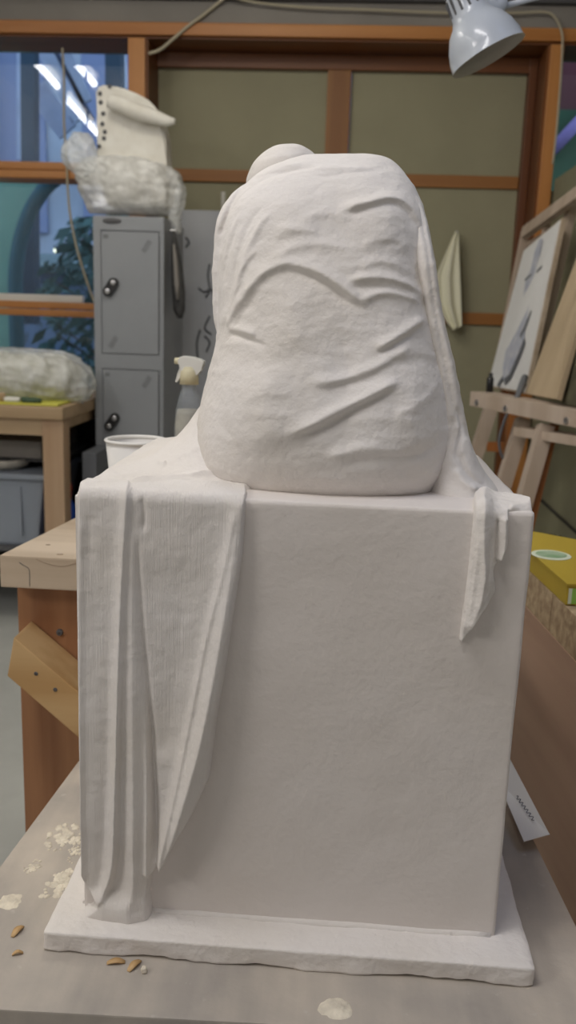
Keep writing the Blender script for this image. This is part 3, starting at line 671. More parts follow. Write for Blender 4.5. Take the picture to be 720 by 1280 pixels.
# nearer plywood board on the ledge
g = [P(657, 492, Y=3.42), P(696, 499, Y=3.05), P(728, 302, Y=3.46), P(752, 300, Y=3.09)]
n2 = (g[1]-g[0]).cross(g[2]-g[0]).normalized(); n2 = n2 if n2.x < 0 else -n2
tag(obj('plywood_board', hexa(B(), [g[0]-n2*.018, g[1]-n2*.018, g[1], g[0], g[2]-n2*.018, g[3]-n2*.018, g[3], g[2]], .002), M['ply']), 'plain pale plywood board on the easel ledge, right of the drawing', 'board')
tag(obj('canvas', hexa(B(), [P(x, y, Y=Yy) for (x, y, Yy) in ((702, 505, 3.1), (760, 512, 2.75), (762, 512, 2.8), (704, 505, 3.15), (722, 400, 3.14), (770, 380, 2.8), (772, 380, 2.85), (724, 400, 3.19))], .002), mat('dark_olive_canvas', (.14, .13, .08), .8, var=.5, vscale=12)), 'dark olive canvas at the right edge behind the plywood board', 'canvas')
tag(obj('cord', tube(B(), spline([P(x, y, Y=Yy) for x, y, Yy in ((656, 472, 3.5), (652, 482, 3.42), (646, 497, 3.36), (636, 513, 3.34), (629, 530, 3.36), (624, 550, 3.38), (626, 566, 3.4), (632, 578, 3.42))], 40), [.014]*4+[.014-.0085*min(1, i/14) for i in range(37)], 8), mat('grey_cord', (.17, .18, .2), .5), None, True), 'grey cord looping down from the clip on the easel ledge', 'cord')
tag(obj('ink_bottle', lathe(B(), [(.001, 0), (.014, 0), (.014, .055), (.008, .06), (.008, .075), (.001, .075)], Matrix.Translation(e0+ed*.028+es*.07), 14), M['black'], None, True), 'small black bottle at the far end of the easel ledge', 'bottle')

# ============================================================ NEAR FURNITURE
ZS = .70                                             # top of the modelling stand
st = thing('modelling_stand', 'stained grey modelling stand carrying the white plaster sculpture', 'stand', (-.05, 1.0, 0))
bl = P(-6, 1262, Z=ZS); br = P(740, 1300, Z=ZS)
fa, fb_ = P(0, 1262, Z=ZS), P(360, 1281, Z=ZS); fr = (fb_-fa)/(fb_.x-fa.x); fL = fa+fr*(-.385-fa.x); fR = fa+fr*(.29-fa.x)
print('stand front', fL, fR, P(720, 1205, Z=ZS), P(640, 1010, Z=ZS), P(0, 1100, Z=ZS), P(100, 955, Z=ZS))
cn = [Vector((fL.x, fL.y, 0)), Vector((fR.x, fR.y, 0)), Vector((.252, 1.195, 0)), Vector((-.352, 1.195, 0))]
T_ = .035
obj('top_board', hexa(B(), [v+Vector((0, 0, ZS-T_)) for v in cn]+[v+Vector((0, 0, ZS)) for v in cn], .002), M['board'], st)
obj('column', box(B(), (-.12, .88, .08), (.02, 1.02, ZS-T_), .004), M['beech_z'], st)
for k in range(4):
    a = k*pi/2+pi/4; obj('foot', bar(B(), (-.05, .95, .06), (-.05+cos(a)*.26, .95+sin(a)*.24, .03), .06, .06), M['beech_z'], st)
# plaster splashes and crumbs on the stand
def splash(px, lab, z=ZS, th=.0009, seed=0, solid=False):
    bm = B(); c = P(*px[0], Z=z); rx, ry = px[1]; rnd = random.Random(seed); n = 26
    for q in range(1 if solid else 46):
        if solid: ox, oy, r0 = 0, 0, 1.0
        else:
            a = rnd.uniform(0, 6.28); d = rnd.uniform(0, .95)**.7; ox, oy, r0 = cos(a)*d, sin(a)*d, rnd.uniform(.08, .27)*(1.15-d*.5)
        cx, cy = c.x+ox*rx, c.y+oy*ry; hh = th*rnd.uniform(.6, 1.3); m0 = min(rx, ry)*r0 if not solid else None
        mid = bm.verts.new((cx, cy, z+hh)); t1 = []; t0 = []
        for k in range(n):
            a = 2*pi*k/n; r = 1+.35*noise.noise(Vector((cos(a)*2+q*7+seed, sin(a)*2, seed)))+.12*noise.noise(Vector((cos(a)*6+seed, sin(a)*6, q)))
            x, y = cx+cos(a)*(m0 or rx)*r, cy+sin(a)*(m0*1.2 if m0 else ry)*r
            t1.append(bm.verts.new((x*.9+cx*.1, y*.9+cy*.1, z+hh*.85))); t0.append(bm.verts.new((x, y, z+.0001)))
        for k in range(n):
            j = (k+1) % n; bm.faces.new((t0[k], t0[j], t1[j], t1[k])); bm.faces.new((t1[k], t1[j], mid))
    tag(obj('plaster_splash', bm, M['splash'], None, True), lab, 'plaster splash')
M['splash'] = mat('dried_plaster', (.85, .78, .64), .9, c2=(.62, .56, .46), vscale=60, bump=.5, bscale=200)
splash(((12, 1127), (.013, .013)), 'round pale plaster splash at the left edge of the stand', seed=1, solid=True)
splash(((78, 1047), (.022, .030)), 'ragged plaster splash nearest the wooden bench, left of the sculpture', seed=5)
splash(((41, 1084), (.010, .014)), 'small plaster splash midway down the left of the stand', seed=9)
splash(((76, 1108), (.022, .034)), 'largest mottled plaster splash beside the base corner on the left', seed=14)
splash(((96, 1062), (.010, .030)), 'plaster splash touching the hanging cloth, left of the base', seed=19)
splash(((419, 1261), (.016, .013)), 'round pale plaster splash in front of the base slab', seed=23, solid=True)
for px, lab, a, s in (((145, 1203), 'flat wood chip under the front edge of the slab, the left one', .2, 1), ((168, 1207), 'curled wood chip under the front edge of the slab, the right one', 1.1, 1), ((22, 1164), 'brown wood flake at the far left of the stand', 1.3, 1), ((22, 1192), 'tiny wood flake near the front left of the stand', .4, .6)):
    c = P(*px, Z=ZS+.001); bm = B(); Tq = Matrix.Translation(c) @ Matrix.Rotation(a, 4, 'Z')
    vs = []
    for k in range(7):
        u = k/6-.5; vs.append([Tq @ Vector((u*.018*s, w*.0035*s*(1-u*u*2), .002*cos(u*4)+z)) for w, z in ((-1, 0), (1, 0), (1, .0012), (-1, .0012))])
    vv = [[bm.verts.new(p) for p in r] for r in vs]
    for r0, r1 in zip(vv, vv[1:]):
        for k in range(4): bm.faces.new((r0[k], r0[(k+1) % 4], r1[(k+1) % 4], r1[k]))
    bm.faces.new(vv[0]); bm.faces.new(vv[-1][::-1])
    tag(obj('wood_chip', bm, M['pine'], None, True), lab, 'wood chip')
c = P(180, 1212, Z=ZS+.003); tag(obj('plaster_crumb', rbox(B(), c-Vector((.003, .003, .003)), c+Vector((.003, .003, .003)), .002, 5, .001, 300), M['splash'], None, True), 'tiny white plaster crumb beside the curled wood chip', 'crumb')

# --- left wooden bench
ZB = .97
nb = thing('wooden_bench', 'thick topped wooden bench with a dark red leg, left of the sculpture', 'bench', (-.2, 1.5, 0))
p0, p1 = P(-1, 694, Z=ZB), P(96, 646, Z=ZB); dd = (p1-p0); far = p0+dd*((1.95-p0.y)/dd.y)
c0 = [Vector((p0.x, p0.y, 0)), Vector((.10, p0.y, 0)), Vector((.10, 1.95, 0)), Vector((far.x, 1.95, 0))]
tkb = ZB-P(40, 736, Y=p0.y).z
obj('worktop', hexa(B(), [v+Vector((0, 0, ZB-tkb)) for v in c0]+[v+Vector((0, 0, ZB)) for v in c0], .003), M['bench_top'], nb)
LY0 = p0.y+.035; lx0 = P(22, 760, Y=LY0).x
obj('leg', box(B(), (lx0, LY0, 0), (lx0+.125, LY0+.09, ZB-tkb-.0005), .003), M['bench_leg'], nb)
for x, y in ((-.0, LY0), (lx0, 1.83), (-.0, 1.83)): obj('leg', box(B(), (x, y, 0), (x+.09, y+.085, ZB-tkb-.0005), .003), M['bench_leg'], nb)
obj('apron', box(B(), (lx0+.126, LY0+.02, ZB-tkb-.09), (-.001, LY0+.045, ZB-tkb-.0005), .002), M['bench_leg'], nb)
# diagonal brace, two stacked planks
def plank(px0, px1, Y, y1, hpx, m, lab=None, nm='brace'):
    a0, a1 = P(*px0, Y=Y), P(*px1, Y=Y); d = (a1-a0).normalized(); dn = Vector((d.z, 0, -d.x));
    if dn.z > 0: dn = -dn
    h = hpx; e = a1+d*.16
    return obj(nm, hexa(B(), [a0+dn*h, e+dn*h, e+dn*h+Vector((0, y1-Y, 0)), a0+dn*h+Vector((0, y1-Y, 0)), a0, e, e+Vector((0, y1-Y, 0)), a0+Vector((0, y1-Y, 0))], .0025), m, nb)
BY = LY0-.078
b_tl, b_tr, b_br, b_bl = P(17, 797, Y=BY), P(101, 868, Y=BY), P(101, 927, Y=BY), P(9, 845, Y=BY)
ex_ = (b_tr-b_tl).normalized()*.16; dy_ = Vector((0, LY0-.002-BY, 0))
obj('brace', hexa(B(), [b_bl, b_br+ex_, b_br+ex_+dy_, b_bl+dy_, b_tl, b_tr+ex_, b_tr+ex_+dy_, b_tl+dy_], .0025), M['pine'], nb)
pl2 = None
for x, y in ((45, 842), (69, 862)):
    q = P(x, y, Y=BY); obj('screw_hole', lathe(B(), [(.001, 0), (.0032, 0), (.0028, .0012), (.001, .0015)], Matrix.Translation(q) @ Matrix.Rotation(pi/2, 4, 'X'), 12), M['darkgrey'], nb)
q = P(75, 790, Y=LY0); obj('bolt', lathe(B(), [(.001, 0), (.0055, 0), (.005, .004), (.001, .005)], Matrix.Translation(q) @ Matrix.Rotation(pi/2, 4, 'X'), 14), M['darkgrey'], nb)
# knots / marks on the worktop
for x, y, s in ((75, 693, .004), (60, 681, .003)):
    q = P(x, y, Z=ZB); obj('knot', lathe(B(), [(.001, .0006), (s, .0004), (s*1.1, 0)], Matrix.Translation(q) @ Matrix.Diagonal((1.3, .9, 1, 1)), 12), M['knot'], nb)
bm = B(); tube(bm, spline([P(x, y, Y=p0.y-.0002) for x, y in ((24, 703), (30, 707), (36, 711), (37, 720), (37, 733))], 14), .0005, 6); obj('crack', bm, M['darkgrey'], nb)
bm = B(); tube(bm, spline([P(x, y, Y=p0.y-.0002) for x, y in ((45, 699), (60, 705), (78, 708), (96, 704))], 14), .0004, 6); obj('crack', bm, M['knot'], nb)
# --- paper cup
cp = P(170.5, 548, Y=1.42); cw = (P(209.5, 548, Y=1.42)-P(131.5, 548, Y=1.42)).length/2
cup = thing('paper_cup', 'plain white paper cup standing behind the plaster block', 'cup', (cp.x, 1.42, ZB+.0005))
hc = cp.z-ZB-.001; Tc = Matrix.Translation((cp.x, 1.42, ZB+.0008))
obj('wall', lathe(B(), [(.001, .006), (cw*.64, .006), (cw*.66, 0), (cw*.67, .0005), (cw*.95, hc-.006), (cw*.935, hc-.006), (cw*.65, .012), (.001, .012)], Tc, 64), M['cup'], cup, True)
bm = B(); rr = [(cw-.0028+.0028*cos(t*2*pi/12), hc-.003+.0028*sin(t*2*pi/12)) for t in range(13)]
obj('rim', lathe(bm, rr, Tc, 64), M['cup'], cup, True)
# --- spray bottle
sp = P(235, 500, Y=1.62); sb = thing('spray_bottle', 'clear spray bottle with white trigger head, half hidden by the sculpture', 'bottle', (sp.x, 1.62, ZB+.0005))
w_ = .0268; hb = P(235, 478, Y=1.62).z-ZB; Ts = Matrix.Translation((sp.x+.002, 1.62, ZB+.0008))
obj('body', lathe(B(), [(.001, 0), (w_*.95, 0), (w_, .004), (w_, hb*.68), (w_*.92, hb*.78), (w_*.7, hb*.88), (w_*.5, hb*.95), (w_*.48, hb)], Ts, 36), M['bottle'], sb, True)
obj('liquid', lathe(B(), [(.001, .003), (w_*.92, .003), (w_*.95, .006), (w_*.95, hb*.66), (w_*.86, hb*.76), (w_*.80, hb*.79), (.001, hb*.79)], Ts, 30), mat('cloudy_liquid', (.50, .47, .38), .5, var=.15, vscale=60), sb, True)
obj('collar', lathe(B(), [(w_*.50, hb-.004), (w_*.66, hb-.004), (w_*.62, hb+.018), (w_*.45, hb+.028), (.001, hb+.028)], Ts, 24), M['amber_plastic'], sb, True)
Yh = 1.62
hd = [P(x, y, Y=Yh-.01) for x, y in ((222, 448), (226, 445), (240, 446), (253, 450), (256, 453), (250, 462), (247, 470), (240, 472), (230, 470), (226, 460), (222, 456))]
bm = prism(B(), hd, (0, .02, 0)); bmesh.ops.bevel(bm, geom=list(bm.edges), offset=.0025, segments=2, affect='EDGES'); obj('spray_head', bm, M['white_plastic'], sb)
bm = prism(B(), [P(x, y, Y=Yh-.006) for x, y in ((226, 456), (229, 458), (226, 470), (221, 478), (219, 477), (222, 466))], (0, .012, 0)); obj('trigger', bm, M['white_plastic'], sb)
obj('nozzle', lathe(B(), [(.001, 0), (.0055, 0), (.006, .010), (.001, .011)], Matrix.Translation(P(218.5, 451, Y=Yh)) @ Matrix.Rotation(pi/2, 4, 'Y'), 14), M['amber_plastic'], sb, True)

# --- right hand cupboard with plywood side
q0, q1 = Vector((.3475, 1.207, 0)), Vector((.3285, 1.416, 0)); dq = (q1-q0)/(q1.y-q0.y)
def side(y, off=0): v = q0+dq*(y-q0.y); return Vector((v.x+off, y, 0))
cb = thing('plywood_cupboard', 'brown plywood sided cupboard with thick chipboard top, right of the sculpture', 'cupboard', (.6, 1.3, 0))
yn, yf = .78, 1.66
zc0, zc1 = .868, .93
pl = [side(yn), side(yn, .012), side(yf, .012), side(yf)]
obj('side_panel', hexa(B(), [v for v in pl]+[v+Vector((0, 0, zc0)) for v in pl], .001), M['brownply'], cb)
pl = [side(yn, .016), Vector((.95, yn, 0)), Vector((.95, yf, 0)), side(yf, .016)]
obj('carcass', hexa(B(), [v for v in pl]+[v+Vector((0, 0, zc0-.001)) for v in pl], .001), M['brownply'], cb)
ysp = P(690, 770, X=.34).y
for a, b in ((yn, ysp-.0015), (ysp+.0015, yf)):
    pl = [side(a, .001), Vector((.95, a, 0)), Vector((.95, b, 0)), side(b, .001)]
    obj('top_slab', hexa(B(), [v+Vector((0, 0, zc0)) for v in pl]+[v+Vector((0, 0, zc1)) for v in pl], .002), M['chip'], cb)
# yellow box
zy0, zy1 = zc1+.0005, .962
ya = P(707.5, 757, Z=zy0); yb1 = side(1.62, .0); ya = Vector((side(ya.y).x+.001, ya.y, 0))
far_l = side(1.62, .001)
far_r = Vector((far_l.x+.055, 1.60, 0)); fr2 = Vector((.50, 1.50, 0)); near_r = Vector((.52, ya.y+.02, 0))
yw = thing('yellow_box', 'flat yellow cardboard box with pale oval label on the cupboard top', 'box', (.43, 1.42, zy0))
poly = [ya, near_r, fr2, far_r, far_l]
bm = prism(B(), [v+Vector((0, 0, zy0)) for v in poly], (0, 0, zy1-zy0)); bmesh.ops.bevel(bm, geom=list(bm.edges), offset=.0015, segments=1, affect='EDGES')
obj('carton', bm, M['yellowbox'], yw)
bm = prism(B(), [v.lerp(Vector((.43, 1.42, 0)), -.012)+Vector((0, 0, zy1-.001)) for v in poly], (0, 0, .0035)); obj('lid_rim', bm, M['yellowbox'], yw)
oc = P(689, 693, Z=zy1+.004); ang = atan2(dq.y, dq.x)
orx = (P(714, 695, Z=zy1+.004)-P(664, 692, Z=zy1+.004)).length/2; ory = abs(P(689, 687, Z=zy1+.004).y-P(689, 699, Z=zy1+.004).y)/2
def oval(rx, ry, z, m, nm):
    bm = B(); lathe(bm, [(.001, .0006), (.98, .0006), (1, 0)], Matrix.Translation((oc.x, oc.y, z)) @ Matrix.Diagonal((rx, ry, 1, 1)), 40); obj(nm, bm, m, yw)
oval(orx, ory, zy1+.003, M['palelabel'], 'oval_label'); oval(orx*.78, ory*.66, zy1+.0040, M['green'], 'label_picture')
fx = near_r-ya; fd = fx.normalized(); nrm = Vector((fd.y, -fd.x, 0))
for t0, t1, m in ((.003, .022, 'palelabel'), (.008, .017, 'greenbright'), (.030, .12, 'palelabel')):
    o_ = .0008 if m == 'palelabel' else .0014
    a, b = ya+fd*t0+nrm*o_, ya+fd*t1+nrm*o_
    bm = hexa(B(), [a+Vector((0, 0, zy0+.003)), b+Vector((0, 0, zy0+.003)), b-nrm*.002+Vector((0, 0, zy0+.003)), a-nrm*.002+Vector((0, 0, zy0+.003)),
                    a+Vector((0, 0, zy1-.005)), b+Vector((0, 0, zy1-.005)), b-nrm*.002+Vector((0, 0, zy1-.005)), a-nrm*.002+Vector((0, 0, zy1-.005))])
    obj('end_label', bm, M[m], yw)
# black strap and pale blue sheet behind it on the cupboard
bmk = thing('camera_strap', 'black padded strap arched behind the yellow box', 'strap', (.42, 1.63, zc1))
sp_ = spline([P(664, 678, Y=1.64), P(680, 673, Y=1.64), P(690, 669, Y=1.64), P(698, 671, Y=1.64), P(706, 677, Y=1.62), P(713, 685, Y=1.60), P(712, 690, Y=1.58)], 24)
bm = B()
for a, b in zip(sp_, sp_[1:]): bar(bm, a-Vector((0, 0, .009)), b-Vector((0, 0, .009))+(b-a)*.1, .03, .017, (0, 0, 1), 0)
obj('band', bm, M['strap'], bmk)
obj('pad', rbox(B(), P(672, 684, Y=1.64)-Vector((.01, .012, .026)), P(700, 680, Y=1.64)+Vector((.01, .012, .0)), .008, 6, .001, 30), M['strap'], bmk, True)
tag(obj('folded_sheet', hexa(B(), [Vector((.475, 1.535, zc1+.001)), Vector((.66, 1.535, zc1+.001)), Vector((.66, 1.655, zc1+.001)), Vector((.455, 1.655, zc1+.001)),
     Vector((.48, 1.535, zc1+.030)), Vector((.66, 1.535, zc1+.020)), Vector((.66, 1.655, zc1+.035)), Vector((.46, 1.655, zc1+.05))], .004), M['paleblue']), 'pale blue folded sheet at the right edge behind the yellow box', 'sheet')
# --- paper card wedged between stand and cupboard
pc = thing('note_card', 'white note with handwriting wedged beside the cupboard, right of the sculpture', 'note', P(655, 1010, Z=ZS+.01))
k0, k1, k2, k3 = P(622, 975, Y=1.11), P(637, 948, Y=1.13), P(687, 1043, Y=.995), P(655, 1052, Y=.985)
kn = (k2-k0).cross(k1-k0).normalized(); kn = kn if kn.z > 0 else -kn
obj('card', hexa(B(), [k-kn*.0006 for k in (k0, k3, k2, k1)]+[k+kn*.0004 for k in (k0, k3, k2, k1)]), M['paleblue'] if False else M['paper'], pc)
def kk(u, v): return (k0*(1-u)+k3*u)*(1-v)+(k1*(1-u)+k2*u)*v+kn*.0007
tube_pts = [kk(.42+.018*i, .50+.07*sin(i*2.1)+.010*i) for i in range(22)]
obj('handwriting', tube(B(), spline(tube_pts, 60), .0005, 5), M['ink'], pc)

# ============================================================ THE PLASTER SCULPTURE
ZT = 1.165; X0, X1, Y0, Y1 = -.246, .1805, .80, 1.165
sc = thing('plaster_sculpture', 'white plaster sculpture of a draped crouching figure seated on a block', 'sculpture', (-.033, .98, ZS+.0005))
def seg_dist(px, pts):
    """signed distance (positive below / right of the path) and path parameter 0..1 of the nearest point"""
    pts = np.array(pts, float); best = np.full(len(px), 1e9); sg = np.zeros(len(px)); tt = np.zeros(len(px))
    ls = np.linalg.norm(np.diff(pts, axis=0), axis=1); cum = np.concatenate([[0], np.cumsum(ls)])/ls.sum()
    for i in range(len(pts)-1):
        a, d = pts[i], pts[i+1]-pts[i]; t = np.clip(((px-a) @ d)/(d @ d), 0, 1); c_ = a+t[:, None]*d
        ds = np.linalg.norm(px-c_, axis=1); m = ds < best
        cr = d[0]*(px[:, 1]-a[1])-d[1]*(px[:, 0]-a[0])
        best[m] = ds[m]; sg[m] = np.sign(cr[m]); tt[m] = (cum[i]+t*(cum[i+1]-cum[i]))[m]
    return best*sg, tt
def smooth_path(pts, n=24):
    return [(v.x, v.y) for v in spline([Vector((x, y, 0)) for x, y in pts], n)]
def strokes(px, S_):
    h = np.zeros(len(px))
    for pts, amp, wb, wa, *rest in S_:
        d, t = seg_dist(px, smooth_path(pts)); w = np.where(d > 0, wb, wa)
        e0_, e1_ = rest[0] if rest else (.18, .18)
        tp = np.ones(len(px))
        if e0_: tp *= np.clip(t/e0_, 0, 1)
        if e1_: tp *= np.clip((1-t)/e1_, 0, 1)
        tp = tp*tp*(3-2*tp)
        av = np.interp(t, np.linspace(0, 1, len(amp)), amp) if isinstance(amp, (list, tuple)) else amp
        h += av*tp*(.55*np.exp(-np.abs(d/w)**2)+.45*np.exp(-np.abs(d/(w*.75))**1.25))
    return h*.001
def sst(x): x = np.clip(x, 0, 1); return x*x*(3-2*x)
def inside(px, poly):
    r = np.zeros(len(px), bool); n = len(poly)
    for i in range(n):
        (x0, y0_), (x1, y1_) = poly[i], poly[(i+1) % n]
        c_ = ((y0_ > px[:, 1]) != (y1_ > px[:, 1])) & (px[:, 0] < (x1-x0)*(px[:, 1]-y0_)/((y1_-y0_) or 1e-9)+x0); r ^= c_
    return r
# block and slab
obj('base_slab', rbox(B(), (-.276, .757, ZS+.0005), (.213, 1.19, ZS+.022), .003, 90, .0014, 22, 2, 1.6), M['plaster'], sc, True)
obj('block', rbox(B(), (X0, Y0, ZS+.015), (X1, Y1, ZT), .0022, 110, .0013, 9, 4), M['plaster_block'], sc, True)
# plaster fillet where block meets slab
bm = B(); tube(bm, [Vector((X0+.004+i*.0232, Y0+.002, ZS+.021+.0012*noise.noise(Vector((i*.7, 0, 0))))) for i in range(19)], .0055, 10)
obj('plaster_seam', bm, M['plaster'], sc, True)
# lofted figure
def loft(rows, Ym, yb=1.14, n=2.35, nz=120, nk=140, cap=True):
    r = np.array(rows, float); zpar = np.linspace(0, 1, len(r)); q = np.linspace(0, 1, nz)
    def cub(c_): return np.array([v.x for v in spline([Vector((x, 0, 0)) for x in c_], nz-1)])
    py, L_, R_, yf_ = (cub(r[:, i]) for i in range(4)); Yb = cub(r[:, 4]) if r.shape[1] > 4 else np.full(nz, yb)
    Ymm = cub(r[:, 5]) if r.shape[1] > 5 else np.full(nz, Ym)
    bm = B(); rings = []
    for i in range(nz):
        a, b = P(L_[i], py[i], Y=Ymm[i]), P(R_[i], py[i], Y=Ymm[i]); c_ = (a+b)/2; hw = (b-a)/2; ring = []
        for k in range(nk):
            t = 2*pi*k/nk; cx_, sy_ = cos(t), sin(t)
            ex_ = math.copysign(abs(cx_)**(2/n), cx_); ey_ = math.copysign(abs(sy_)**(2/n), sy_)
            y = Ymm[i]+(ey_*(Ymm[i]-yf_[i]) if ey_ < 0 else ey_*(Yb[i]-Ymm[i]))
            ring.append(bm.verts.new((c_.x+hw.x*ex_, y, c_.z+hw.z*ex_)))
        rings.append(ring)
    for a, b in zip(rings, rings[1:]):
        for k in range(nk): bm.faces.new((a[k], a[(k+1) % nk], b[(k+1) % nk], b[k]))
    bm.faces.new(rings[0]); bm.faces.new(rings[-1][::-1]); return bm
def fuse(bm, vox, it):
    bmesh.ops.recalc_face_normals(bm, faces=bm.faces)
    me = bpy.data.meshes.new('t'); bm.to_mesh(me); bm.free(); o = bpy.data.objects.new('t', me); COL.objects.link(o)
    m = o.modifiers.new('r', 'REMESH'); m.mode = 'VOXEL'; m.voxel_size = vox; m.use_smooth_shade = True
    s = o.modifiers.new('s', 'SMOOTH'); s.iterations = it; s.factor = .5
    dg = bpy.context.evaluated_depsgraph_get(); out = bpy.data.meshes.new_from_object(o.evaluated_get(dg))
    bpy.data.objects.remove(o); return out
def carve(me, S_, nz=.0008, facing=True, clampz=None):
    n = len(me.vertices); co = np.empty(n*3); me.vertices.foreach_get('co', co); co = co.reshape(-1, 3)
    nm = np.empty(n*3); me.vertices.foreach_get('normal', nm); nm = nm.reshape(-1, 3)
    v = co-CAM; v /= np.linalg.norm(v, axis=1)[:, None]; f = sst((-(nm*v).sum(1)+.05)/.45)
    h = strokes(PR(co), S_)*f
    rr = np.array([noise.noise(Vector(c_)*22)*nz+noise.noise(Vector(c_)*70)*nz*.5 for c_ in co])
    rr += np.array([max(0, noise.noise(Vector((c_[0]*30, c_[1]*30, c_[2]*85)))-.12)*nz*1.6 for c_ in co])*(1 if facing else 0)
    d = nm*.35+np.array([0, -.65, 0.0]) if facing else nm
    co = co+d*h[:, None]+nm*rr[:, None]
    if clampz is not None: co[:, 2] = np.maximum(co[:, 2], clampz)
    ed_ = np.empty(len(me.edges)*2, int); me.edges.foreach_get('vertices', ed_); ed_ = ed_.reshape(-1, 2)
    for _ in range(2):
        acc = np.zeros_like(co); cnt = np.zeros(n); np.add.at(acc, ed_[:, 0], co[ed_[:, 1]]); np.add.at(acc, ed_[:, 1], co[ed_[:, 0]]); np.add.at(cnt, ed_.ravel(), 1)
        co = co*.6+.4*acc/np.maximum(cnt, 1)[:, None]
    me.vertices.foreach_set('co', co.ravel()); me.update(); return me
bodyrows = [  # photo row, left, right, front depth, back depth, widest depth
 (630, 342, 492, .892, 1.10, .98), (616, 308, 522, .872, 1.13, .98), (600, 277, 546, .852, 1.14, .98), (575, 259, 562, .836, 1.15, .98), (545, 253, 567, .830, 1.15, .98), (510, 255, 565, .833, 1.15, .98),
 (470, 264, 559, .842, 1.15, .98), (430, 273, 551, .853, 1.15, .985), (390, 277, 543, .864, 1.15, .985), (350, 276, 536, .874, 1.15, .99), (310, 278, 534, .886, 1.15, .99),
 (275, 286, 531, .900, 1.15, 1.0), (250, 298, 523, .918, 1.14, 1.01), (228, 316, 511, .942, 1.12, 1.02), (213, 338, 500, .965, 1.10, 1.03), (204, 362, 489, .985, 1.08, 1.035), (199, 390, 476, 1.005, 1.06, 1.04), (196.5, 412, 462, 1.02, 1.055, 1.04)]
bm = loft(bodyrows, .98, n=2.7)
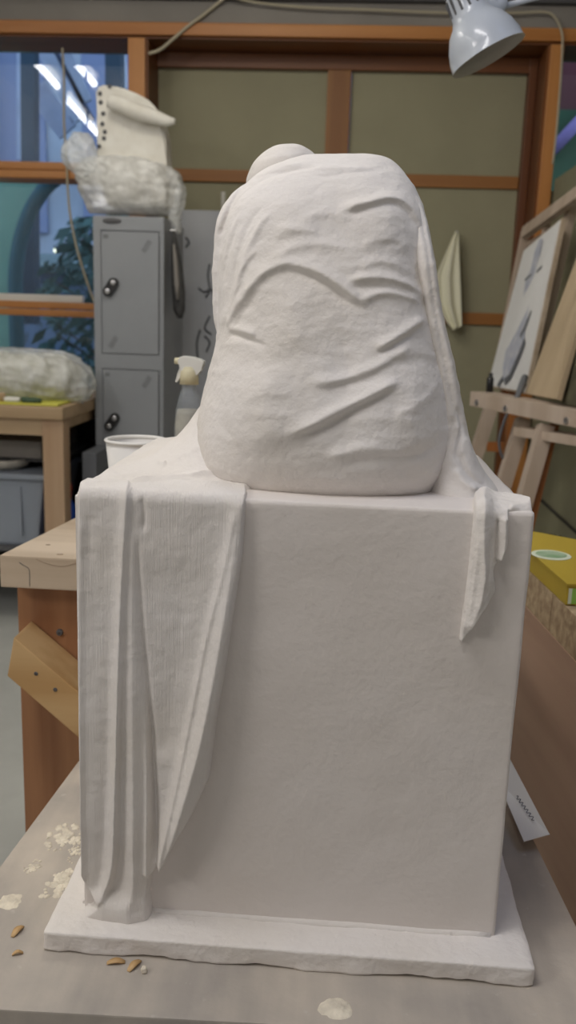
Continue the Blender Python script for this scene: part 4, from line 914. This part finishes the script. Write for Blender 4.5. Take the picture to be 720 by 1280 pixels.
# cape edge rolling over the left flank
cape = spline([P(333.5, 224, Y=1.0), P(309.5, 238, Y=.985), P(290.5, 257, Y=.97), P(280.5, 280, Y=.96), P(277, 310, Y=.955), P(275.5, 345, Y=.955), P(275.5, 380, Y=.955), P(277.5, 410, Y=.955), P(280.5, 432, Y=.955)], 40)
tube(bm, cape, [.004+.0045*min(1, i/8)*min(1, (40-i)/7) for i in range(41)], 14)
cape2 = spline([P(275.5, 300, Y=.99), P(276.5, 340, Y=.99), P(275.5, 380, Y=.985), P(279.5, 420, Y=.98)], 20)
tube(bm, cape2, [.006]*21, 12)
def Lp(*c_): return [(240+x/1.8, 160+y/1.8) for x, y in c_]
FIG = [
 (Lp((62, 470), (85, 430), (115, 385), (155, 335), (205, 308), (255, 315), (300, 335), (345, 365), (385, 395), (420, 408)), [2.5, 4.2, 3.6, 3.2, 3.8, 4.0, 2.5], 4, 11, (.1, .15)),
 (Lp((70, 490), (95, 450), (125, 400), (165, 345), (210, 322), (260, 330), (310, 358), (355, 392), (395, 408)), [-2.2, -1.6, -1, -.8, -2.2, -2.8, -1.5], 8, 3, (.1, .15)),
 (Lp((345, 345), (400, 338), (450, 342), (500, 362), (528, 390)), 3.4, 4, 7),
 (Lp((350, 362), (400, 356), (450, 362), (495, 380)), -2.0, 5, 3),
 (Lp((375, 392), (430, 372), (480, 380), (520, 398)), 2.6, 4, 6),
 (Lp((410, 500), (450, 478), (490, 452), (528, 425)), 4.0, 4, 8), (Lp((412, 510), (455, 490), (500, 462)), -2.2, 5, 3),
 (Lp((255, 580), (330, 568), (400, 545), (455, 515), (510, 480)), 2.8, 5, 9), (Lp((300, 585), (370, 568), (430, 545)), -1.4, 6, 3),
 (Lp((205, 695), (270, 668), (340, 632), (410, 598), (475, 560)), 5.0, 5, 10), (Lp((240, 700), (310, 668), (380, 628), (450, 592)), -2.6, 8, 4),
 (Lp((290, 745), (380, 722), (470, 722), (550, 685)), 2.2, 7, 10), (Lp((330, 760), (420, 742), (500, 738), (560, 705)), -1.8, 6, 4),
 (Lp((80, 462), (105, 468), (135, 478), (170, 492)), -3.2, 4, 2.5), (Lp((78, 452), (110, 455), (145, 468)), 2.6, 3, 5),
 (Lp((325, 190), (390, 172), (450, 160), (488, 178), (510, 215), (520, 260)), 3.6, 3, 8), (Lp((345, 196), (400, 182), (450, 172), (484, 192), (502, 228)), -2.2, 5, 2.5),
 (Lp((255, 102), (300, 108), (360, 100), (430, 98)), -1.4, 3, 2), (Lp((255, 94), (330, 92), (430, 88)), 1.3, 3, 4),
 (Lp((62, 250), (85, 190), (130, 135), (190, 102), (240, 90), (300, 82)), -3.0, 3.5, 3, (.08, .3)), (Lp((56, 240), (80, 180), (120, 125), (180, 92), (240, 80), (300, 72)), 2.4, 3, 4, (.08, .3)),
 (Lp((78, 430), (90, 350), (105, 280), (130, 215), (165, 170)), -2.6, 4, 4), (Lp((92, 420), (104, 350), (122, 285), (150, 225), (185, 180)), 2.6, 5, 4),
 (Lp((60, 430), (68, 350), (78, 290), (100, 225)), -1.9, 3, 3), (Lp((66, 470), (80, 430), (98, 385), (120, 345)), -2.6, 3, 3),
 (Lp((165, 300), (230, 270), (290, 262), (360, 270)), 1.6, 6, 9), (Lp((180, 250), (230, 232), (290, 235)), 1.2, 5, 8), (Lp((380, 265), (440, 250), (500, 270)), 1.4, 6, 10),
 (Lp((370, 320), (430, 300), (500, 330)), 1.6, 6, 8), (Lp((460, 520), (510, 505), (560, 520)), 1.4, 6, 9), (Lp((500, 210), (515, 300), (530, 380)), 2.0, 4, 5),
 (Lp((400, 690), (460, 700), (520, 690)), 1.2, 8, 8), (Lp((70, 560), (85, 640), (110, 720)), 1.2, 7, 9), (Lp((235, 210), (300, 190), (360, 205)), 1.4, 8, 9),
 (Lp((130, 118), (180, 100), (240, 92), (300, 84)), -2.4, 2.5, 2.5, (.1, .2)),
 (Lp((70, 330), (76, 280), (90, 230), (120, 180)), 1.8, 3, 3), (Lp((100, 350), (125, 300), (150, 270)), 1.8, 3, 4), (Lp((560, 560), (520, 610), (450, 650)), 1.6, 6, 8), (Lp((110, 620), (160, 600), (230, 595)), 1.0, 6, 8),
 # broad masses of the back and hips
 (Lp((150, 520), (170, 640), (200, 740)), 5, 38, 34, (.3, .3)), (Lp((500, 520), (500, 620), (470, 720)), 4.5, 32, 36, (.3, .3)),
 (Lp((330, 400), (345, 520), (350, 640), (330, 760)), -4.0, 26, 26, (.3, .2)), (Lp((215, 340), (230, 420), (240, 520)), 3.0, 30, 26, (.3, .3)),
 (Lp((320, 110), (330, 200), (335, 290)), -2.2, 20, 20, (.3, .3)), (Lp((215, 140), (220, 200), (225, 260)), 2.0, 26, 24, (.3, .3)), (Lp((430, 130), (440, 200), (440, 270)), 2.0, 24, 24, (.3, .3)),
]
g_ = lambda x: x*(1.3 if x > 0 else .95)
FIG = [(a, [g_(x) for x in b] if isinstance(b, list) else g_(b), *c) for a, b, *c in FIG]
me = carve(fuse(bm, .0017, 5), FIG, .0010, True, ZT-.004)
fg = obj('figure', me, M['plaster'], sc, True)
# bowed head
hc_ = P(355.5, 227, Y=1.055)
bm = B(); bmesh.ops.create_uvsphere(bm, u_segments=64, v_segments=40, radius=1)
for v in bm.verts:
    p = v.co.copy(); rr = 1+.02*noise.noise(p*3)
    v.co = hc_+Vector((p.x*.0435*rr, p.y*.052*rr, p.z*.0395*rr))
    v.co.x += .006*max(0, p.z)
bmesh.ops.create_uvsphere(bm, u_segments=32, v_segments=20, radius=.03, matrix=Matrix.Translation(hc_+Vector((.036, .0, -.002))) @ Matrix.Diagonal((1.2, 1, .8, 1)))
me = carve(fuse(bm, .0018, 10), [([(322, 205), (350, 196), (385, 192)], 1.5, 3, 4), ([(316, 222), (340, 208), (372, 200)], -1.2, 3, 3)], .0006)
obj('head', me, M['plaster'], sc, True)
# drape falling down the right flank
rrows = [(236, 492, 511.5, .965, 1.05, 1.0), (258, 500, 524.5, .945, 1.06, .99), (285, 506, 533.5, .928, 1.06, .98), (330, 510, 541, .906, 1.06, .97), (390, 519, 550.5, .900, 1.06, .96), (450, 530, 563.5, .892, 1.06, .955),
         (505, 537, 575.5, .886, 1.06, .95), (540, 537, 582.5, .880, 1.06, .95), (565, 534, 591.5, .874, 1.05, .94), (588, 530, 603.5, .868, 1.05, .935), (606, 528, 617, .862, 1.04, .93), (618, 526, 623, .858, 1.04, .93)]
bm = loft(rrows, .96, n=2.6)
def Rp(*c_): return [(560+x/4.5, 460+y/4.5) for x, y in c_]
DR = [([(520, 240), (533, 300), (542, 370), (554, 440), (566, 500), (572, 540)], -2.6, 3, 3, (.1, .1)), ([(528, 250), (541, 320), (550, 385), (563, 450), (575, 505)], 2.4, 4, 4, (.1, .1)),
      (Rp((50, 200), (75, 330), (60, 430), (45, 540)), -5, 3, 3), (Rp((30, 260), (20, 380), (-20, 480), (-60, 560)), -4.5, 4, 4), (Rp((0, 400), (-25, 500), (-50, 570)), 4, 4, 4),
      (Rp((110, 360), (120, 440), (170, 540), (240, 620)), 4.5, 4, 5), (Rp((70, 470), (90, 560), (150, 630), (230, 680)), -4.5, 4, 4), (Rp((40, 560), (90, 640), (180, 690)), 4, 5, 4),
      (Rp((95, 300), (110, 380), (140, 450)), -2.5, 3, 3)]
me = carve(fuse(bm, .0019, 8), DR, .0009, True, ZT-.003)
obj('side_drapery', me, M['plaster'], sc, True)
# small flat fold where the drape ends on the block, and contact lip below the figure
# left cloth mound over the block top
def ground(px, S_): return strokes(px, S_)
def grid_mesh(Pts, nu, nv, close_under=None):
    me = bpy.data.meshes.new('g'); idx = np.arange(nu*nv).reshape(nu, nv)
    fs = np.stack([idx[:-1, :-1], idx[1:, :-1], idx[1:, 1:], idx[:-1, 1:]], -1).reshape(-1, 4)
    me.from_pydata(Pts.tolist(), [], fs.tolist()); me.update(); return me
hx = [-.252, -.235, -.22, -.205, -.194, -.182, -.17, -.158, -.148, -.138, -.125, -.10, -.06]; hz_ = [.0, .002, .006, .012, .020, .030, .044, .062, .082, .105, .125, .13, .13]
nu, nv = 190, 260
xs = np.linspace(-.2495, -.07, nu); ys = np.linspace(.812, 1.158, nv); XX, YY = np.meshgrid(xs, ys, indexing='ij')
H = np.interp(XX.ravel(), hx, hz_); yv = YY.ravel()
z = ZT+.0055+H*sst((yv-.862)/.11)*(1-.55*sst((yv-1.03)/.15))
V = np.stack([XX.ravel(), yv, z], 1); pxs = PR(V)
h = strokes(pxs, [([(150, 606), (190, 600), (230, 598), (275, 588)], 5, 3, 4), ([(160, 612), (200, 608), (250, 606), (290, 603)], -2.5, 2.5, 2.5), ([(190, 585), (225, 570), (262, 555)], 1.5, 5, 6), ([(196, 579), (203, 581), (208, 578)], 2.5, 2, 2), ([(235, 560), (255, 580), (285, 600)], -1.5, 6, 6)])
nn_ = np.array([noise.noise(Vector(c_)*30)*.0016+noise.noise(Vector(c_)*90)*.0006 for c_ in V])
V[:, 2] += h+nn_
edge = np.minimum(np.minimum(sst((V[:, 0]+.2495)/.006), sst((np.where(V[:, 1] < .9, -.094+.02*np.sin(V[:, 1]*60), -.07)-V[:, 0])/.012)), np.minimum(sst((V[:, 1]-.812)/.01), sst((1.158-V[:, 1])/.01)))
V[:, 2] = ZT-.003+(V[:, 2]-ZT+.003)*edge
obj('spread_drapery', grid_mesh(V, nu, nv), M['plaster'], sc, True)
# cloth wrapped over the front edge of the block
def wrapped(name, xa, xb, ltop, lfront, mask, S_, base, nu, nv, m, feather=4.0, rc=.006, floor_=-.004, post=None):
    s = np.linspace(-ltop, lfront, nv); xs = np.linspace(xa, xb, nu); XX, SS = np.meshgrid(xs, s, indexing='ij'); x = XX.ravel(); q = SS.ravel()
    arc_ = rc*pi/2; th = np.clip((q+arc_/2)/arc_, 0, 1)*pi/2
    y = np.where(q < -arc_/2, Y0+rc+(-arc_/2-q), Y0+rc-rc*np.sin(th)); z = np.where(q > arc_/2, ZT-rc-(q-arc_/2), ZT-rc+rc*np.cos(th))
    Nn = np.stack([np.zeros_like(x), -np.sin(th), np.cos(th)], 1); V0 = np.stack([x, y, z], 1); px_ = PR(V0)
    d, _ = seg_dist(px_, list(mask)+[mask[0]]); ins = inside(px_, mask); sd = np.where(ins, np.abs(d), -np.abs(d))
    w = sst((sd+.5)/feather); h = base(px_) if callable(base) else np.full(len(x), base)
    hh_ = h+strokes(px_, S_); hh_ = post(px_, hh_) if post else hh_; nn_ = np.array([noise.noise(Vector(c_)*28)*.0010+noise.noise(Vector(c_)*85)*.0004 for c_ in V0])
    D = floor_+(hh_-floor_+nn_)*w
    V_ = V0+Nn*D[:, None]
    keep = sd > -5
    me = bpy.data.meshes.new('g'); idx = np.arange(nu*nv).reshape(nu, nv)
    fs = np.stack([idx[:-1, :-1], idx[1:, :-1], idx[1:, 1:], idx[:-1, 1:]], -1).reshape(-1, 4)
    fs = fs[keep[fs].all(1)]; used = np.unique(fs); rm = -np.ones(nu*nv, int); rm[used] = np.arange(len(used))
    me.from_pydata(V_[used].tolist(), [], rm[fs].tolist()); me.update()
    return obj(name, me, m, sc, True)
maskL = [(97, 600), (150, 596), (200, 598), (290, 601), (308, 606), (311, 618), (309, 632), (305, 690), (294, 760), (283, 835), (272, 900), (263, 970), (244, 1012), (222, 1048), (205, 1083), (199, 1080), (192, 1090), (189, 1112), (194, 1145), (104, 1145), (103, 1134), (114, 1128), (124, 1120), (117, 1113), (107, 1103), (102, 1085), (96, 800)]
def baseL(px_):
    v = px_[:, 1]; return .0055+.004*sst((v-650)/400)*(px_[:, 0] < 1e9)
SL = [
 # right-hand fold, growing downwards
 ([(302, 624), (293, 700), (281, 780), (268, 855), (252, 930), (232, 1000), (207, 1078)], [3, 8, 13, 17, 20, 20, 12], 15, 17, (.02, 0)),
 ([(297, 632), (280, 715), (262, 785), (243, 880), (222, 985), (203, 1070)], [1.5, 2, 3, 4, 5, 5], 6, 4, (.05, 0)),
 # fold pair in the middle
 ([(161, 622), (157, 700), (154, 780), (152, 880), (150, 980), (146, 1070), (132, 1112)], [5, 6, 8, 10, 12, 12, 9], 9, 4, (.0, 0)),
 ([(168, 640), (168, 760), (170, 880), (172, 1000), (172, 1090), (166, 1136)], [2, 4, 7, 11, 13, 11], 13, 13, (.1, 0)),
 ([(174, 660), (177, 740), (183, 820), (190, 900), (195, 980), (199, 1075)], [-2, -4, -5, -7, -8, -8], 5, 4, (.08, 0)),
 ([(181, 820), (186, 900), (188, 990), (188, 1080)], [0, 4, 6, 7], 4, 4, (.2, 0)),
 ([(139, 780), (137, 900), (134, 1000), (128, 1100)], [-1, -2.5, -4, -4], 9, 9, (.2, 0)),
 ([(104, 640), (103, 800), (104, 950), (106, 1090)], [2, 1.5, 3, 4], 7, 5, (.05, 0)),
 # foot flaring out on to the slab
 ([(98, 1137), (120, 1131), (150, 1129), (194, 1132)], [12, 12, 12, 12], 10, 16, (0, 0)),
 # hollow centre
 ([(232, 660), (228, 760), (218, 860), (208, 950)], [-1, -2, -3, -4], 22, 22, (.2, .1)),
 # top edge puckers
 ([(100, 616), (150, 612), (200, 612), (300, 614)], 1.5, 4, 4), ([(178, 622), (182, 640), (180, 670)], -2.5, 4, 4, (.1, .4)),
 ([(205, 607), (250, 612), (300, 612)], 2.0, 3, 3), ([(112, 640), (116, 700)], -1.2, 7, 7),
]
wrapped('hanging_drapery', X0-.003, -.045, .045, ZT-ZS-.020, maskL, SL, baseL, 230, 470, M['ribbed'], 5.0,
        post=lambda p_, h_: h_+(np.interp(p_[:, 0], [100, 112, 135, 165, 185, 194], [.009, .015, .021, .022, .016, .007])-h_)*.85*sst((p_[:, 1]-1100)/26))
maskR = [(590, 622), (600, 616), (625, 617), (650, 622), (664, 630), (667, 640), (650, 641), (637, 643), (636, 680), (628, 700), (620, 706), (618, 712), (621, 738), (600, 768), (578, 805), (572, 800), (579, 750), (584, 706), (590, 650)]
SR = [([(604, 628), (602, 680), (603, 720), (596, 755), (580, 792)], [7, 10, 12, 11, 6], 12, 12, (.0, .1)), ([(621, 645), (620, 680), (619, 705)], -3.5, 2.5, 2.5, (.1, .1)), ([(630, 645), (629, 680), (624, 702)], 5, 6, 6, (.05, .1)),
      ([(596, 660), (591, 720), (584, 770)], 2.5, 4, 4), ([(612, 660), (609, 710), (602, 750)], -2.0, 3, 3), ([(600, 622), (630, 626), (668, 636)], 4, 4, 5, (.0, .1)), ([(612, 636), (640, 640)], -2, 3, 3), ([(585, 790), (598, 765), (612, 745)], 2, 3, 3)]
wrapped('drapery_end', .105, X1-.001, .05, .15, maskR, SR, .0055, 110, 230, M['plaster'], 4.5)
